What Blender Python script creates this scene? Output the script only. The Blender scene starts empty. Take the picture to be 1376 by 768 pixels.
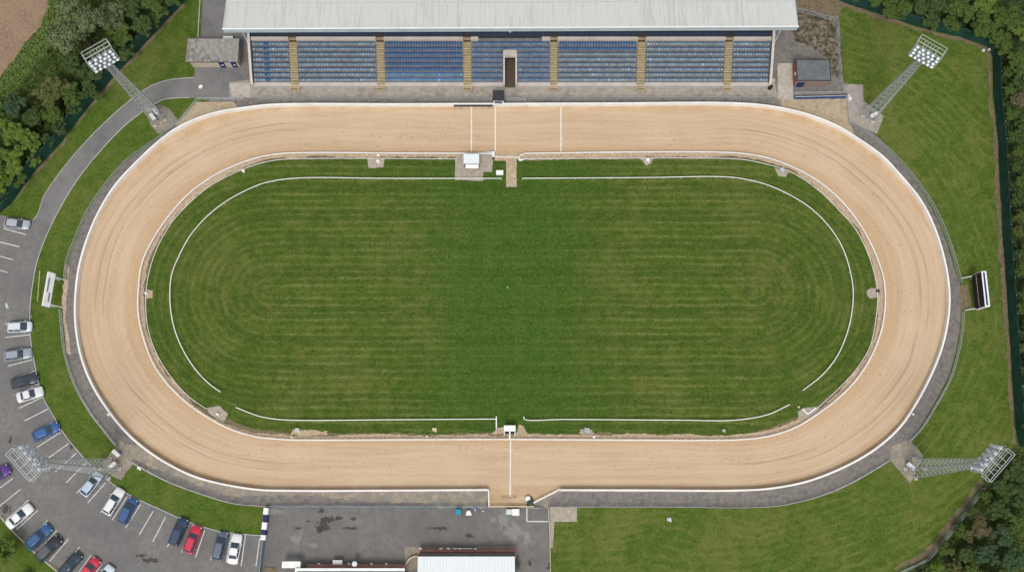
import bpy, bmesh, math, random
import numpy as np
from mathutils import Vector, Matrix
from mathutils.geometry import tessellate_polygon
random.seed(7); rng = np.random.default_rng(7)
R = math.radians
S = bpy.context.scene; COL = S.collection

# ------------------------------------------------------------------ camera
F = 1500.0; D = 184.0; TH = R(11)
cs, sn = math.cos(TH), math.sin(TH)
def P(px, py, z=0.0):
    x = (px-688)/F; y = -(py-384)/F
    d = (x, y*cs+sn, y*sn-cs)
    t = (D-z)/(-d[2])
    return Vector((d[0]*t, d[1]*t, z))
def pxm(p):                               # pixels per metre round a point
    return F/((D-p.z)*cs + p.y*sn)
cam = bpy.data.objects.new('camera', bpy.data.cameras.new('camera')); COL.objects.link(cam)
cam.location = (0, 0, D); cam.rotation_euler = (TH, 0, 0)
cam.data.sensor_width = 36; cam.data.lens = F/1376*36; cam.data.clip_start = 1; cam.data.clip_end = 5000
S.camera = cam

# ------------------------------------------------------------------ light
SUN_EL, SUN_AZ = R(62), R(188)
w = bpy.data.worlds.new('World'); S.world = w; w.use_nodes = True
nt = w.node_tree; bg = nt.nodes['Background']
sky = nt.nodes.new('ShaderNodeTexSky'); sky.sky_type = 'NISHITA'; sky.sun_disc = False
sky.sun_elevation = SUN_EL; sky.sun_rotation = SUN_AZ; sky.air_density = 1.0; sky.dust_density = 3.0
hs = nt.nodes.new('ShaderNodeHueSaturation'); hs.inputs['Saturation'].default_value = 0.22
nt.links.new(sky.outputs[0], hs.inputs['Color']); nt.links.new(hs.outputs[0], bg.inputs['Color'])
bg.inputs['Strength'].default_value = 0.14
sl = bpy.data.lights.new('sun', 'SUN'); sl.energy = 1.5; sl.angle = R(17); sl.color = (1, .965, .91)
so = bpy.data.objects.new('sun', sl); COL.objects.link(so)
sd = Vector((math.sin(SUN_AZ)*math.cos(SUN_EL), math.cos(SUN_AZ)*math.cos(SUN_EL), math.sin(SUN_EL)))
so.rotation_euler = sd.to_track_quat('Z', 'Y').to_euler(); so.location = (0, 0, 120)
S.view_settings.view_transform = 'Standard'; S.view_settings.look = 'None'
S.view_settings.gamma = 1; S.view_settings.exposure = 0.10
S.render.engine = 'CYCLES'; S.render.resolution_x = 1024; S.render.resolution_y = 571

# ------------------------------------------------------------------ node helper
class NT:
    def __init__(s, name):
        s.m = bpy.data.materials.new(name); s.m.use_nodes = True; s.t = s.m.node_tree
        s.b = s.t.nodes['Principled BSDF']; s.b.inputs['Roughness'].default_value = .9
        s.b.inputs['Specular IOR Level'].default_value = .25
    def put(s, inp, v):
        if isinstance(v, bpy.types.NodeSocket): s.t.links.new(v, inp)
        elif isinstance(v, (tuple, list)):
            inp.default_value = tuple(v)+(1,) if (len(v) == 3 and inp.type == 'RGBA') else tuple(v)
        else: inp.default_value = v
    def m2(s, op, a, b=0.0, c=None, clamp=False):
        n = s.t.nodes.new('ShaderNodeMath'); n.operation = op; n.use_clamp = clamp
        s.put(n.inputs[0], a); s.put(n.inputs[1], b)
        if c is not None: s.put(n.inputs[2], c)
        return n.outputs[0]
    def pos(s, obj=False):
        if obj: return s.t.nodes.new('ShaderNodeTexCoord').outputs['Object']
        return s.t.nodes.new('ShaderNodeNewGeometry').outputs['Position']
    def xyz(s, v):
        n = s.t.nodes.new('ShaderNodeSeparateXYZ'); s.put(n.inputs[0], v); return n.outputs
    def vec(s, x, y, z=0.0):
        n = s.t.nodes.new('ShaderNodeCombineXYZ'); s.put(n.inputs[0], x); s.put(n.inputs[1], y); s.put(n.inputs[2], z); return n.outputs[0]
    def noise(s, v, scale, detail=3.0, rough=.55):
        n = s.t.nodes.new('ShaderNodeTexNoise'); s.put(n.inputs['Vector'], v)
        n.inputs['Scale'].default_value = scale; n.inputs['Detail'].default_value = detail; n.inputs['Roughness'].default_value = rough
        return n.outputs[0]
    def vor(s, v, scale, rnd=1.0):
        n = s.t.nodes.new('ShaderNodeTexVoronoi'); s.put(n.inputs['Vector'], v)
        n.inputs['Scale'].default_value = scale; n.inputs['Randomness'].default_value = rnd
        return n.outputs['Distance']
    def ramp(s, v, a, b):                    # smooth step a..b -> 0..1
        n = s.t.nodes.new('ShaderNodeMapRange'); n.interpolation_type = 'SMOOTHSTEP'
        s.put(n.inputs[0], v); n.inputs[1].default_value = a; n.inputs[2].default_value = b
        return n.outputs[0]
    def mix(s, f, a, b, mode='MIX'):
        n = s.t.nodes.new('ShaderNodeMix'); n.data_type = 'RGBA'; n.blend_type = mode
        s.put(n.inputs[0], f); s.put(n.inputs[6], a); s.put(n.inputs[7], b); return n.outputs[2]
    def col(s, c): s.put(s.b.inputs['Base Color'], c)
    def bump(s, h, dist=.02, strength=.6):
        n = s.t.nodes.new('ShaderNodeBump'); s.put(n.inputs['Height'], h)
        n.inputs['Distance'].default_value = dist; n.inputs['Strength'].default_value = strength
        s.t.links.new(n.outputs[0], s.b.inputs['Normal'])
CY = 34.75; LH = 36.0
def stadium(n, LH=36.0, sq=.877):
    x, y, z = n.xyz(n.pos())
    yy = n.m2('SUBTRACT', y, CY)
    ax = n.m2('ABSOLUTE', x)
    qx = n.m2('MULTIPLY', n.m2('MAXIMUM', n.m2('SUBTRACT', ax, LH), 0.0), sq)
    d = n.m2('SQRT', n.m2('ADD', n.m2('MULTIPLY', qx, qx), n.m2('MULTIPLY', yy, yy)))
    ang = n.m2('ARCTAN2', qx, yy)
    xc = n.m2('MINIMUM', n.m2('MAXIMUM', x, -LH), LH)
    sgn = n.m2('SIGN', x)
    s_ = n.m2('ADD', xc, n.m2('MULTIPLY', n.m2('MULTIPLY', ang, 22.0), sgn))
    return x, yy, d, s_
def plain(name, c, rough=.6, var=.12, scale=2.0, metal=0.0, obj=True, dirt=None, dirt_amt=.5):
    n = NT(name); v = n.pos(obj)
    f = n.noise(v, scale, 4)
    lo = tuple(max(0, k*(1-var)) for k in c); hi = tuple(min(1, k*(1+var)) for k in c)
    cc = n.mix(n.ramp(f, .3, .7), lo, hi)
    if dirt:
        g = n.noise(v, scale*.6, 5, .65)
        cc = n.mix(n.m2('MULTIPLY', n.ramp(g, .48, .72), dirt_amt), cc, dirt)
    n.col(cc); n.b.inputs['Roughness'].default_value = rough; n.b.inputs['Metallic'].default_value = metal
    return n.m

# ---- ground materials
def grass(name, g1, g2, yel, stripe='', yamt=.5, smul=1.0):
    n = NT(name); p = n.pos()
    fine = n.noise(p, 2.4, 5, .75); mid = n.noise(p, .55, 5, .68); big = n.noise(p, .085, 3, .6)
    c = n.mix(n.ramp(mid, .32, .68), g1, g2)
    ym = n.m2('MULTIPLY', n.ramp(n.m2('ADD', n.m2('MULTIPLY', big, .65), n.m2('MULTIPLY', mid, .35)), .46, .62), yamt)
    if stripe == 'infield':
        x, yy, d, s_ = stadium(n, 41.0, .95)
        endf = n.m2('SUBTRACT', 1.0, n.m2('MULTIPLY', n.ramp(n.m2('ABSOLUTE', x), 38.0, 44.0), .45))
        cen = n.ramp(n.m2('ABSOLUTE', x), 3.5, 24.0)
        ym = n.m2('MULTIPLY', ym, n.m2('ADD', n.m2('MULTIPLY', cen, .85), .15))
        c = n.mix(n.m2('MULTIPLY', n.m2('SUBTRACT', 1.0, cen), .5), c, (.036, .098, .013))
        wob = n.m2('ADD', d, n.m2('MULTIPLY', n.noise(p, .10, 3), .9))
        st = n.m2('SINE', n.m2('MULTIPLY', wob, 2*math.pi/1.22))
        st2 = n.m2('SINE', n.m2('MULTIPLY', wob, 2*math.pi/4.9))
        br = n.noise(n.vec(n.m2('MULTIPLY', s_, .10), n.m2('MULTIPLY', d, .8)), 1.0, 3, .6)
        m = n.m2('MULTIPLY', n.ramp(n.m2('ADD', st, n.m2('MULTIPLY', n.m2('SUBTRACT', fine, .5), 2.0)), .1, 1.1), n.ramp(br, .30, .62))
        m = n.m2('MULTIPLY', m, n.m2('ADD', n.m2('MULTIPLY', cen, .75), .25)); m = n.m2('MULTIPLY', m, n.m2('MULTIPLY', endf, n.m2('ADD', .45, n.m2('MULTIPLY', n.ramp(mid, .35, .65), .75)))); md = n.m2('MULTIPLY', n.m2('MULTIPLY', n.ramp(st, .0, -1.0), n.ramp(br, .35, .65)), cen)
        c = n.mix(ym, c, yel)
        c = n.mix(n.m2('MULTIPLY', m, .66*smul), c, (.178, .192, .062)); c = n.mix(n.m2('MULTIPLY', md, .28), c, (.034, .064, .010))
        dk = n.m2('MULTIPLY', n.ramp(n.m2('MULTIPLY', st2, -1.0), .1, .9), n.ramp(br, .65, .38))
        c = n.mix(n.m2('MULTIPLY', dk, .35*smul), c, (.030, .062, .012))
        # cross-cut passes
        st3 = n.m2('SINE', n.m2('MULTIPLY', x, 2*math.pi/5.2)); b3 = n.noise(n.vec(n.m2('MULTIPLY', x, .5), n.m2('MULTIPLY', yy, .06)), 1.0, 2)
        c = n.mix(n.m2('MULTIPLY', n.m2('MULTIPLY', n.ramp(st3, .1, 1.0), n.ramp(b3, .45, .7)), .22*smul), c, (.125, .135, .035))
        # old scuffs where the mower turns
        gx = n.m2('SUBTRACT', n.m2('ABSOLUTE', x), 43.0)
        gd = n.m2('SQRT', n.m2('ADD', n.m2('MULTIPLY', gx, gx), n.m2('MULTIPLY', yy, yy)))
        brn = n.m2('MULTIPLY', n.ramp(gd, 9.0, 2.0), n.ramp(mid, .4, .68))
        c = n.mix(n.m2('MULTIPLY', brn, .25), c, (.17, .125, .045))
    else:
        c = n.mix(ym, c, yel)
        if stripe:
            x, y, z = n.xyz(p); x_, yy_, d_, s__ = stadium(n); a = {'h': y, 'v': x}.get(stripe)
            if a is None: a = n.m2('MAXIMUM', d_, 0.0)
            a = n.m2('ADD', a, n.m2('MULTIPLY', n.noise(p, .06, 3), 5.0))
            st = n.m2('ADD', n.m2('SINE', n.m2('MULTIPLY', a, 2*math.pi/1.35)), n.m2('MULTIPLY', n.m2('SUBTRACT', fine, .5), 2.5))
            m = n.m2('MULTIPLY', n.ramp(st, .0, 1.1), n.ramp(n.noise(p, .16, 3, .65), .38, .62))
            c = n.mix(n.m2('MULTIPLY', m, .34*smul), c, (.160, .170, .050))
    sp = n.noise(p, 1.7, 5, .75)
    c = n.mix(n.m2('MULTIPLY', n.ramp(sp, .52, .64), .38), c, (.028, .055, .011))
    c = n.mix(n.m2('MULTIPLY', n.ramp(fine, .51, .62), .34), c, (.125, .155, .042))
    c = n.mix(n.m2('MULTIPLY', n.ramp(fine, .49, .38), .42), c, (.020, .042, .008))
    n.col(c); n.bump(fine, .06, .7); n.b.inputs['Roughness'].default_value = 1.0
    n.b.inputs['Specular IOR Level'].default_value = .05
    return n.m
M = {}
M['infield'] = grass('infield_grass', (.056, .096, .013), (.084, .126, .021), (.132, .142, .037), 'infield', .55)
M['lawn'] = grass('lawn_grass', (.062, .105, .014), (.095, .140, .025), (.145, .155, .042), 'd', .62, 1.7)
M['lawn_plain'] = grass('verge_grass', (.060, .108, .014), (.092, .140, .024), (.145, .150, .042), '', .5)
def sand():
    n = NT('raked_sand'); p = n.pos(); x, yy, d, s_ = stadium(n); bend = n.ramp(n.m2('ABSOLUTE', x), 30.0, 42.0)
    dn = n.m2('ADD', d, n.m2('MULTIPLY', n.noise(p, .06, 2), 1.2))
    v = n.vec(n.m2('MULTIPLY', s_, .05), n.m2('MULTIPLY', dn, 1.3))
    st = n.noise(v, 1.0, 4, .6)
    v2 = n.vec(n.m2('MULTIPLY', s_, .25), n.m2('MULTIPLY', dn, 5.0)); st2 = n.noise(v2, 1.0, 3, .6)
    big = n.noise(p, .10, 3, .5); fine = n.noise(p, 6, 4, .7)
    c = n.mix(n.ramp(st, .3, .7), (.485, .350, .226), (.565, .425, .292))
    c = n.mix(n.m2('MULTIPLY', n.ramp(big, .45, .7), .5), c, (.590, .462, .322))
    c = n.mix(n.m2('MULTIPLY', n.ramp(st2, .52, .72), .26), c, (.36, .235, .125))
    c = n.mix(n.m2('MULTIPLY', n.ramp(st2, .45, .28), .18), c, (.68, .53, .36))
    # damp/orange rims near the rails
    edge = n.ramp(d, 26.6, 24.4)
    c = n.mix(n.m2('MULTIPLY', edge, .45), c, (.46, .285, .145))
    edge2 = n.m2('MULTIPLY', n.ramp(d, 31.3, 32.8), n.ramp(n.noise(p, .3, 3), .38, .6))
    c = n.mix(n.m2('MULTIPLY', edge2, .5), c, (.43, .265, .12))
    # wheel ruts
    for k, (dd, wd, am) in enumerate(((28.6, .15, .42), (29.8, .14, .38), (27.9, .07, .16), (31.2, .07, .2))):
        e = n.m2('ABSOLUTE', n.m2('SUBTRACT', dn, dd+.5))
        g = n.noise(n.vec(n.m2('MULTIPLY', s_, .07), float(k)*3.1), 1.0, 2)
        c = n.mix(n.m2('MULTIPLY', n.m2('MULTIPLY', n.ramp(e, wd*1.6, wd*.3), n.m2('MULTIPLY', bend, n.ramp(g, .38, .55))), am), c, (.20, .145, .095))
    # paw prints: small pits in bands
    vo = n.vor(p, 1.25); band = n.noise(v, .8, 2)
    dots = n.m2('MULTIPLY', n.ramp(vo, .22, .12), n.m2('MULTIPLY', n.ramp(band, .44, .56), n.ramp(d, 31.0, 27.5)))
    c = n.mix(n.m2('MULTIPLY', dots, .55), c, (.22, .145, .085))
    vo2 = n.vor(p, 2.3); c = n.mix(n.m2('MULTIPLY', n.m2('MULTIPLY', n.ramp(vo2, .16, .06), n.ramp(band, .5, .64)), .30), c, (.78, .66, .50))
    c = n.mix(n.m2('MULTIPLY', n.ramp(fine, .47, .62), .14), c, (.40, .27, .155)); gr = n.noise(p, 2.2, 5, .75); c = n.mix(n.m2('MULTIPLY', n.ramp(gr, .52, .40), .12), c, (.66, .54, .39)); c = n.mix(n.m2('MULTIPLY', n.ramp(gr, .53, .66), .12), c, (.42, .29, .165))
    # churned sand in front of the lower gate
    q = P(686, 667); gx = n.m2('SUBTRACT', x, q.x); gy = n.m2('MULTIPLY', n.m2('SUBTRACT', yy, q.y-CY), 3.5)
    gd = n.m2('SQRT', n.m2('ADD', n.m2('MULTIPLY', gx, gx), n.m2('MULTIPLY', gy, gy)))
    c = n.mix(n.m2('MULTIPLY', n.m2('MULTIPLY', n.ramp(gd, 2.0, .5), n.ramp(n.noise(p, 3, 4), .42, .6)), .8), c, (.17, .105, .055))
    n.col(c); n.bump(n.m2('ADD', st2, fine), .05, .5); n.b.inputs['Specular IOR Level'].default_value = .1
    return n.m
M['sand'] = sand()
def mixmat(name, cols, scales, bump=.02, specks=None, blobs=(), blobcol=(.02, .02, .02), rough=.9, light=()):
    n = NT(name); p = n.pos(); c = cols[0]
    for k, sc in zip(cols[1:], scales):
        c = n.mix(n.ramp(n.noise(p, sc, 5, .62), .40, .64), c, k)
    fine = n.noise(p, 7, 4, .75)
    dk = tuple(v*.45 for v in cols[0]); lt = tuple(min(1, v*1.7+.02) for v in cols[0])
    c = n.mix(n.m2('MULTIPLY', n.ramp(fine, .52, .74), .32), c, lt); c = n.mix(n.m2('MULTIPLY', n.ramp(fine, .46, .28), .35), c, dk)
    if specks:
        vo = n.vor(p, specks[0]); c = n.mix(n.m2('MULTIPLY', n.ramp(vo, .22, .08), specks[2]), c, specks[1])
    x, y, z = n.xyz(p)
    for lst, bc in ((blobs, blobcol), (light, (.30, .29, .27))):
        for (px, py, rx, ry) in lst:
            q = P(px, py)
            gx = n.m2('DIVIDE', n.m2('SUBTRACT', x, q.x), rx/8); gy = n.m2('DIVIDE', n.m2('SUBTRACT', y, q.y), ry/8)
            gd = n.m2('SQRT', n.m2('ADD', n.m2('MULTIPLY', gx, gx), n.m2('MULTIPLY', gy, gy)))
            gd = n.m2('ADD', gd, n.m2('MULTIPLY', n.m2('SUBTRACT', n.noise(p, 1.6, 4, .65), .5), 3.4))
            c = n.mix(n.m2('MULTIPLY', n.ramp(gd, 1.05, .8), .85 if lst is blobs else .5), c, bc)
    n.col(c); n.bump(fine, bump, .6); n.b.inputs['Roughness'].default_value = rough
    return n.m
M['road'] = mixmat('asphalt_road', [(.165, .161, .160), (.138, .135, .136), (.20, .193, .188)], [.5, .15])
M['carpark'] = mixmat('asphalt_car_park', [(.170, .164, .158), (.138, .134, .130), (.205, .194, .182), (.155, .150, .146)], [.35, .12, 1.1],
    blobs=[(201, 752, 12, 3), (190, 746, 7, 2), (96, 600, 3, 3), (8, 683, 6, 5), (14, 590, 2, 6)], blobcol=(.05, .045, .042))
M['yard'] = mixmat('asphalt_yard', [(.165, .158, .150), (.130, .124, .118), (.195, .183, .168), (.150, .142, .135)], [.3, .10, .9],
    blobs=[(434, 706, 9, 8), (442, 697, 12, 3), (431, 711, 6, 4), (455, 696, 6, 2.5), (475, 697, 4, 2), (470, 709, 9, 2), (433, 685, 5, 3),
           (590, 709, 12, 2.2), (415, 700, 3, 1.5), (401, 709, 4, 1.5), (630, 719, 5, 3), (677, 707, 2, 2), (695, 756, 5, 8), (712, 755, 2, 4), (738, 760, 3, 5)],
    blobcol=(.055, .048, .042), light=[(662, 698, 4, 4), (676, 697, 5, 12), (398, 724, 7, 5), (422, 732, 6, 3), (708, 722, 4, 9), (365, 686, 14, 4), (690, 714, 10, 10)])
M['apron'] = mixmat('tarmac_apron', [(.172, .156, .147), (.135, .123, .116), (.215, .195, .175)], [.4, 1.4])
M['apron_sandy'] = mixmat('sandy_concrete', [(.27, .24, .195), (.18, .168, .152), (.36, .295, .21), (.22, .205, .18)], [.22, .5, 1.4])
M['concrete'] = mixmat('terrace_concrete', [(.30, .272, .235), (.23, .21, .182), (.36, .325, .28)], [.35, 1.2])
M['concrete_light'] = mixmat('pale_concrete', [(.42, .38, .33), (.33, .30, .25), (.48, .44, .38)], [.5, 1.6])
M['gravel_dark'] = mixmat('dark_gravel', [(.19, .175, .155), (.11, .10, .09), (.25, .225, .19)], [.9, 3], specks=(2.5, (.03, .03, .03), .6))
M['gravel_tan'] = mixmat('tan_gravel', [(.40, .32, .215), (.31, .245, .16), (.44, .36, .25)], [.5, 1.6], specks=(3.0, (.12, .10, .08), .5))
M['gravel_grey'] = mixmat('grey_gravel', [(.36, .315, .265), (.28, .24, .20), (.42, .365, .30)], [1.2, 3.2], specks=(2.6, (.11, .085, .07), .7))
M['strip'] = mixmat('worn_sand_strip', [(.50, .38, .26), (.42, .31, .205), (.54, .42, .30), (.33, .255, .175)], [.5, 1.5, 3.2], specks=(2.2, (.14, .10, .065), .45))
M['soil'] = mixmat('bare_soil', [(.17, .125, .075), (.10, .088, .045), (.21, .165, .105)], [.8, 2.6], specks=(2.4, (.06, .05, .035), .5))
M['field'] = mixmat('ploughed_field', [(.255, .175, .115), (.205, .14, .09), (.29, .205, .14)], [.3, 2.0], specks=(2.0, (.10, .08, .055), .45))
M['scrub'] = mixmat('scrub_ground', [(.045, .075, .018), (.025, .042, .012), (.085, .115, .03), (.06, .075, .025)], [.2, .6, 1.6], bump=.1)
M['moss'] = mixmat('mossy_rubble', [(.17, .14, .10), (.045, .034, .014), (.23, .205, .17), (.050, .038, .016)], [.35, .85, 1.5], specks=(2.2, (.03, .03, .015), .6))
M['far'] = M['scrub']

# ---- object materials
white = (.80, .80, .78)
M['white'] = plain('white_paint', white, .5, .05, 1.5, dirt=(.45, .42, .36), dirt_amt=.25)
M['wallwhite'] = plain('white_boards', (.78, .76, .73), .6, .06, .5, dirt=(.45, .40, .33), dirt_amt=.22, obj=False)
M['railwhite'] = plain('rail_plastic', (.74, .73, .70), .45, .05, .5, dirt=(.50, .42, .32), dirt_amt=.25, obj=False)
M['tunnel'] = plain('dark_tunnel_floor', (.085, .068, .05), .9, .2)  # even dark brown for the tunnel floor
M['panel'] = plain('white_sign_panel', (.86, .87, .90), .5, .02)
M['line'] = plain('painted_line', (.66, .66, .64), .8, .10, 3, dirt=(.22, .21, .20), dirt_amt=.55, obj=False)
M['sandline'] = plain('lime_line', (.76, .72, .66), .9, .05, 3, dirt=(.58, .46, .32), dirt_amt=.6, obj=False)
M['galv'] = plain('galvanised_steel', (.40, .425, .43), .5, .15, 2, metal=.35, dirt=(.30, .31, .30), dirt_amt=.4)
M['galv_light'] = plain('pale_galvanised_steel', (.52, .55, .57), .45, .10, 2, metal=.25)
M['lampglass'] = plain('lamp_glass', (.62, .68, .75), .18, .05, 2)
M['lampbody'] = plain('lamp_housing', (.56, .60, .65), .4, .1, 2, metal=.3)
M['kerb'] = plain('kerb_stone', (.42, .41, .39), .85, .12, 1, obj=False, dirt=(.20, .19, .17), dirt_amt=.5)
M['kerbwhite'] = plain('painted_kerb', (.48, .48, .48), .8, .08, 1, obj=False, dirt=(.30, .29, .27), dirt_amt=.4)
M['dark'] = plain('dark_grey', (.035, .038, .045), .6, .2)
M['black'] = plain('black_plastic', (.012, .012, .014), .5, .2)
M['brick'] = None
M['navy'] = plain('navy_paint', (.015, .022, .12), .5, .15)
M['blue'] = plain('blue_banner', (.03, .065, .22), .6, .2, 1.2)
M['bluerail'] = plain('blue_grey_rail', (.17, .26, .32), .6, .2, 1.0, obj=False)
M['turq'] = plain('turquoise_plastic', (.02, .24, .36), .45, .15)
M['tan'] = plain('tan_render', (.50, .42, .33), .85, .08, 1.2, dirt=(.30, .25, .19), dirt_amt=.4)
M['cream'] = plain('cream_paint', (.62, .54, .34), .7, .1)
M['felt'] = plain('grey_felt_roof', (.135, .145, .150), .85, .14, .8, dirt=(.09, .095, .10), dirt_amt=.6)
M['green'] = plain('dark_green_paint', (.03, .055, .045), .55, .25)
M['yellow'] = plain('faded_yellow_paint', (.52, .47, .22), .7, .12)
M['violet'] = plain('violet_plastic', (.30, .30, .62), .5, .1)
M['tyre'] = plain('tyre_rubber', (.018, .018, .018), .9, .2)
M['glass'] = plain('car_glass', (.055, .075, .10), .10, .1)
M['bark'] = plain('bark', (.10, .075, .05), .95, .25, 3)
M['redlamp'] = plain('tail_lamp', (.35, .01, .01), .3, .1)
def brick():
    n = NT('red_brick'); p = n.pos(True)
    n2 = n.t.nodes.new('ShaderNodeTexBrick'); n.put(n2.inputs['Vector'], p)
    n2.inputs['Scale'].default_value = 2.2; n2.inputs['Color1'].default_value = (.40, .15, .09, 1); n2.inputs['Color2'].default_value = (.32, .125, .085, 1)
    n2.inputs['Mortar'].default_value = (.30, .22, .18, 1); n2.inputs['Mortar Size'].default_value = .02
    n.col(n.mix(n.m2('MULTIPLY', n.noise(p, 1.2, 4), .35), n2.outputs[0], (.16, .09, .07))); return n.m
M['brick'] = brick(); M['plinth'] = plain('pink_brick_coping', (.40, .21, .16), .85, .18, 1.5, dirt=(.25, .16, .13), dirt_amt=.5)
def roofmat(name, base, dirtc, amt, axis_scale=(1.4, .10), thr=(.50, .75)):
    n = NT(name); x, y, z = n.xyz(n.pos(True))
    v = n.vec(n.m2('MULTIPLY', x, axis_scale[0]), n.m2('MULTIPLY', y, axis_scale[1]))
    a = n.noise(v, 1.0, 4, .7); b = n.noise(n.vec(n.m2('MULTIPLY', x, .05), n.m2('MULTIPLY', y, .05)), 1.0, 2)
    g = n.noise(n.pos(True), 2.2, 4, .7)
    c = n.mix(n.m2('MULTIPLY', n.m2('MULTIPLY', n.ramp(a, *thr), n.ramp(b, .30, .55)), amt), base, dirtc)
    c = n.mix(n.m2('MULTIPLY', n.ramp(g, .5, .75), .25), c, tuple(k*.72 for k in base))
    n.col(c); n.b.inputs['Roughness'].default_value = .55
    return n.m
M['roof'] = roofmat('white_ribbed_roof', (.61, .62, .59), (.42, .40, .34), .6, (2.2, .12), (.46, .72))
M['roofwhite'] = roofmat('clean_white_roof', (.70, .74, .75), (.50, .54, .56), .5)
M['roofold'] = roofmat('lichen_roof', (.37, .35, .32), (.13, .12, .10), .9, (1.5, .9), (.40, .6))
M['fascia'] = plain('grey_fascia', (.42, .48, .52), .5, .08, .4)
M['stair'] = plain('yellow_step_paint', (.285, .225, .130), .85, .22, 2.2, dirt=(.17, .14, .09), dirt_amt=.5)
M['terr'] = plain('stand_concrete', (.19, .185, .18), .9, .2, 1.2, dirt=(.15, .145, .14), dirt_amt=.5)
M['band'] = plain('pale_parapet', (.50, .46, .42), .85, .08, .8, dirt=(.36, .33, .28), dirt_amt=.5)
def vcol(name, rough=.5):
    n = NT(name); a = n.t.nodes.new('ShaderNodeAttribute'); a.attribute_name = 'Col'
    n.col(n.mix(n.m2('MULTIPLY', n.noise(n.pos(), 3.0, 3), .15), a.outputs['Color'], (.35, .38, .42))); n.b.inputs['Roughness'].default_value = rough; return n.m
M['seat'] = vcol('faded_seat_plastic')
def foliage(name, c1, c2, c3):
    n = NT(name); g = n.t.nodes.new('ShaderNodeNewGeometry'); r = g.outputs['Random Per Island']
    c = n.mix(r, c1, c2); big = n.noise(n.pos(), .45, 2)
    c = n.mix(n.m2('MULTIPLY', n.ramp(big, .42, .66), .6), c, c3)
    n.col(c); n.b.inputs['Roughness'].default_value = .75; n.b.inputs['Specular IOR Level'].default_value = .2
    return n.m
FOL = {
 'dark':   foliage('dark_foliage', (.040, .074, .020), (.085, .130, .036), (.056, .090, .026)),
 'mid':    foliage('mid_foliage', (0.047, 0.088, 0.017), (0.101, 0.146, 0.034), (0.078, 0.116, 0.024)),
 'bright': foliage('bright_foliage', (0.072, 0.134, 0.019), (0.156, 0.226, 0.041), (0.104, 0.171, 0.026)),
 'willow': foliage('willow_foliage', (0.088, 0.128, 0.050), (0.176, 0.207, 0.098), (0.124, 0.159, 0.066)),
 'olive':  foliage('olive_foliage', (0.072, 0.091, 0.026), (0.143, 0.152, 0.050), (0.104, 0.116, 0.036)),
 'blue':   foliage('bluegreen_foliage', (0.034, 0.071, 0.031), (0.078, 0.128, 0.062), (0.058, 0.098, 0.046)),
 'weed':   foliage('weed_foliage', (.095, .165, .030), (.17, .24, .055), (.13, .19, .045)),
 'brown':  foliage('brown_foliage', (.105, .095, .042), (.190, .160, .082), (.100, .115, .045)),
}
def fabric():
    n = NT('green_windbreak_fabric'); p = n.pos()
    c = n.mix(n.ramp(n.noise(p, .6, 4), .35, .65), (.008, .040, .028), (.014, .062, .045))
    c = n.mix(n.m2('MULTIPLY', n.ramp(n.noise(p, 2.5, 4), .58, .72), .4), c, (.03, .05, .02))
    n.col(c); n.b.inputs['Roughness'].default_value = .8; return n.m
M['fabric'] = fabric()
_paint = {}
def paint(c):
    if c not in _paint:
        n = NT('car_paint'); n.col(c); n.b.inputs['Roughness'].default_value = .32; n.b.inputs['Metallic'].default_value = .15
        n.b.inputs['Specular IOR Level'].default_value = .5; n.b.inputs['Coat Weight'].default_value = .6; n.b.inputs['Coat Roughness'].default_value = .08
        _paint[c] = n.m
    return _paint[c]

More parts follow.
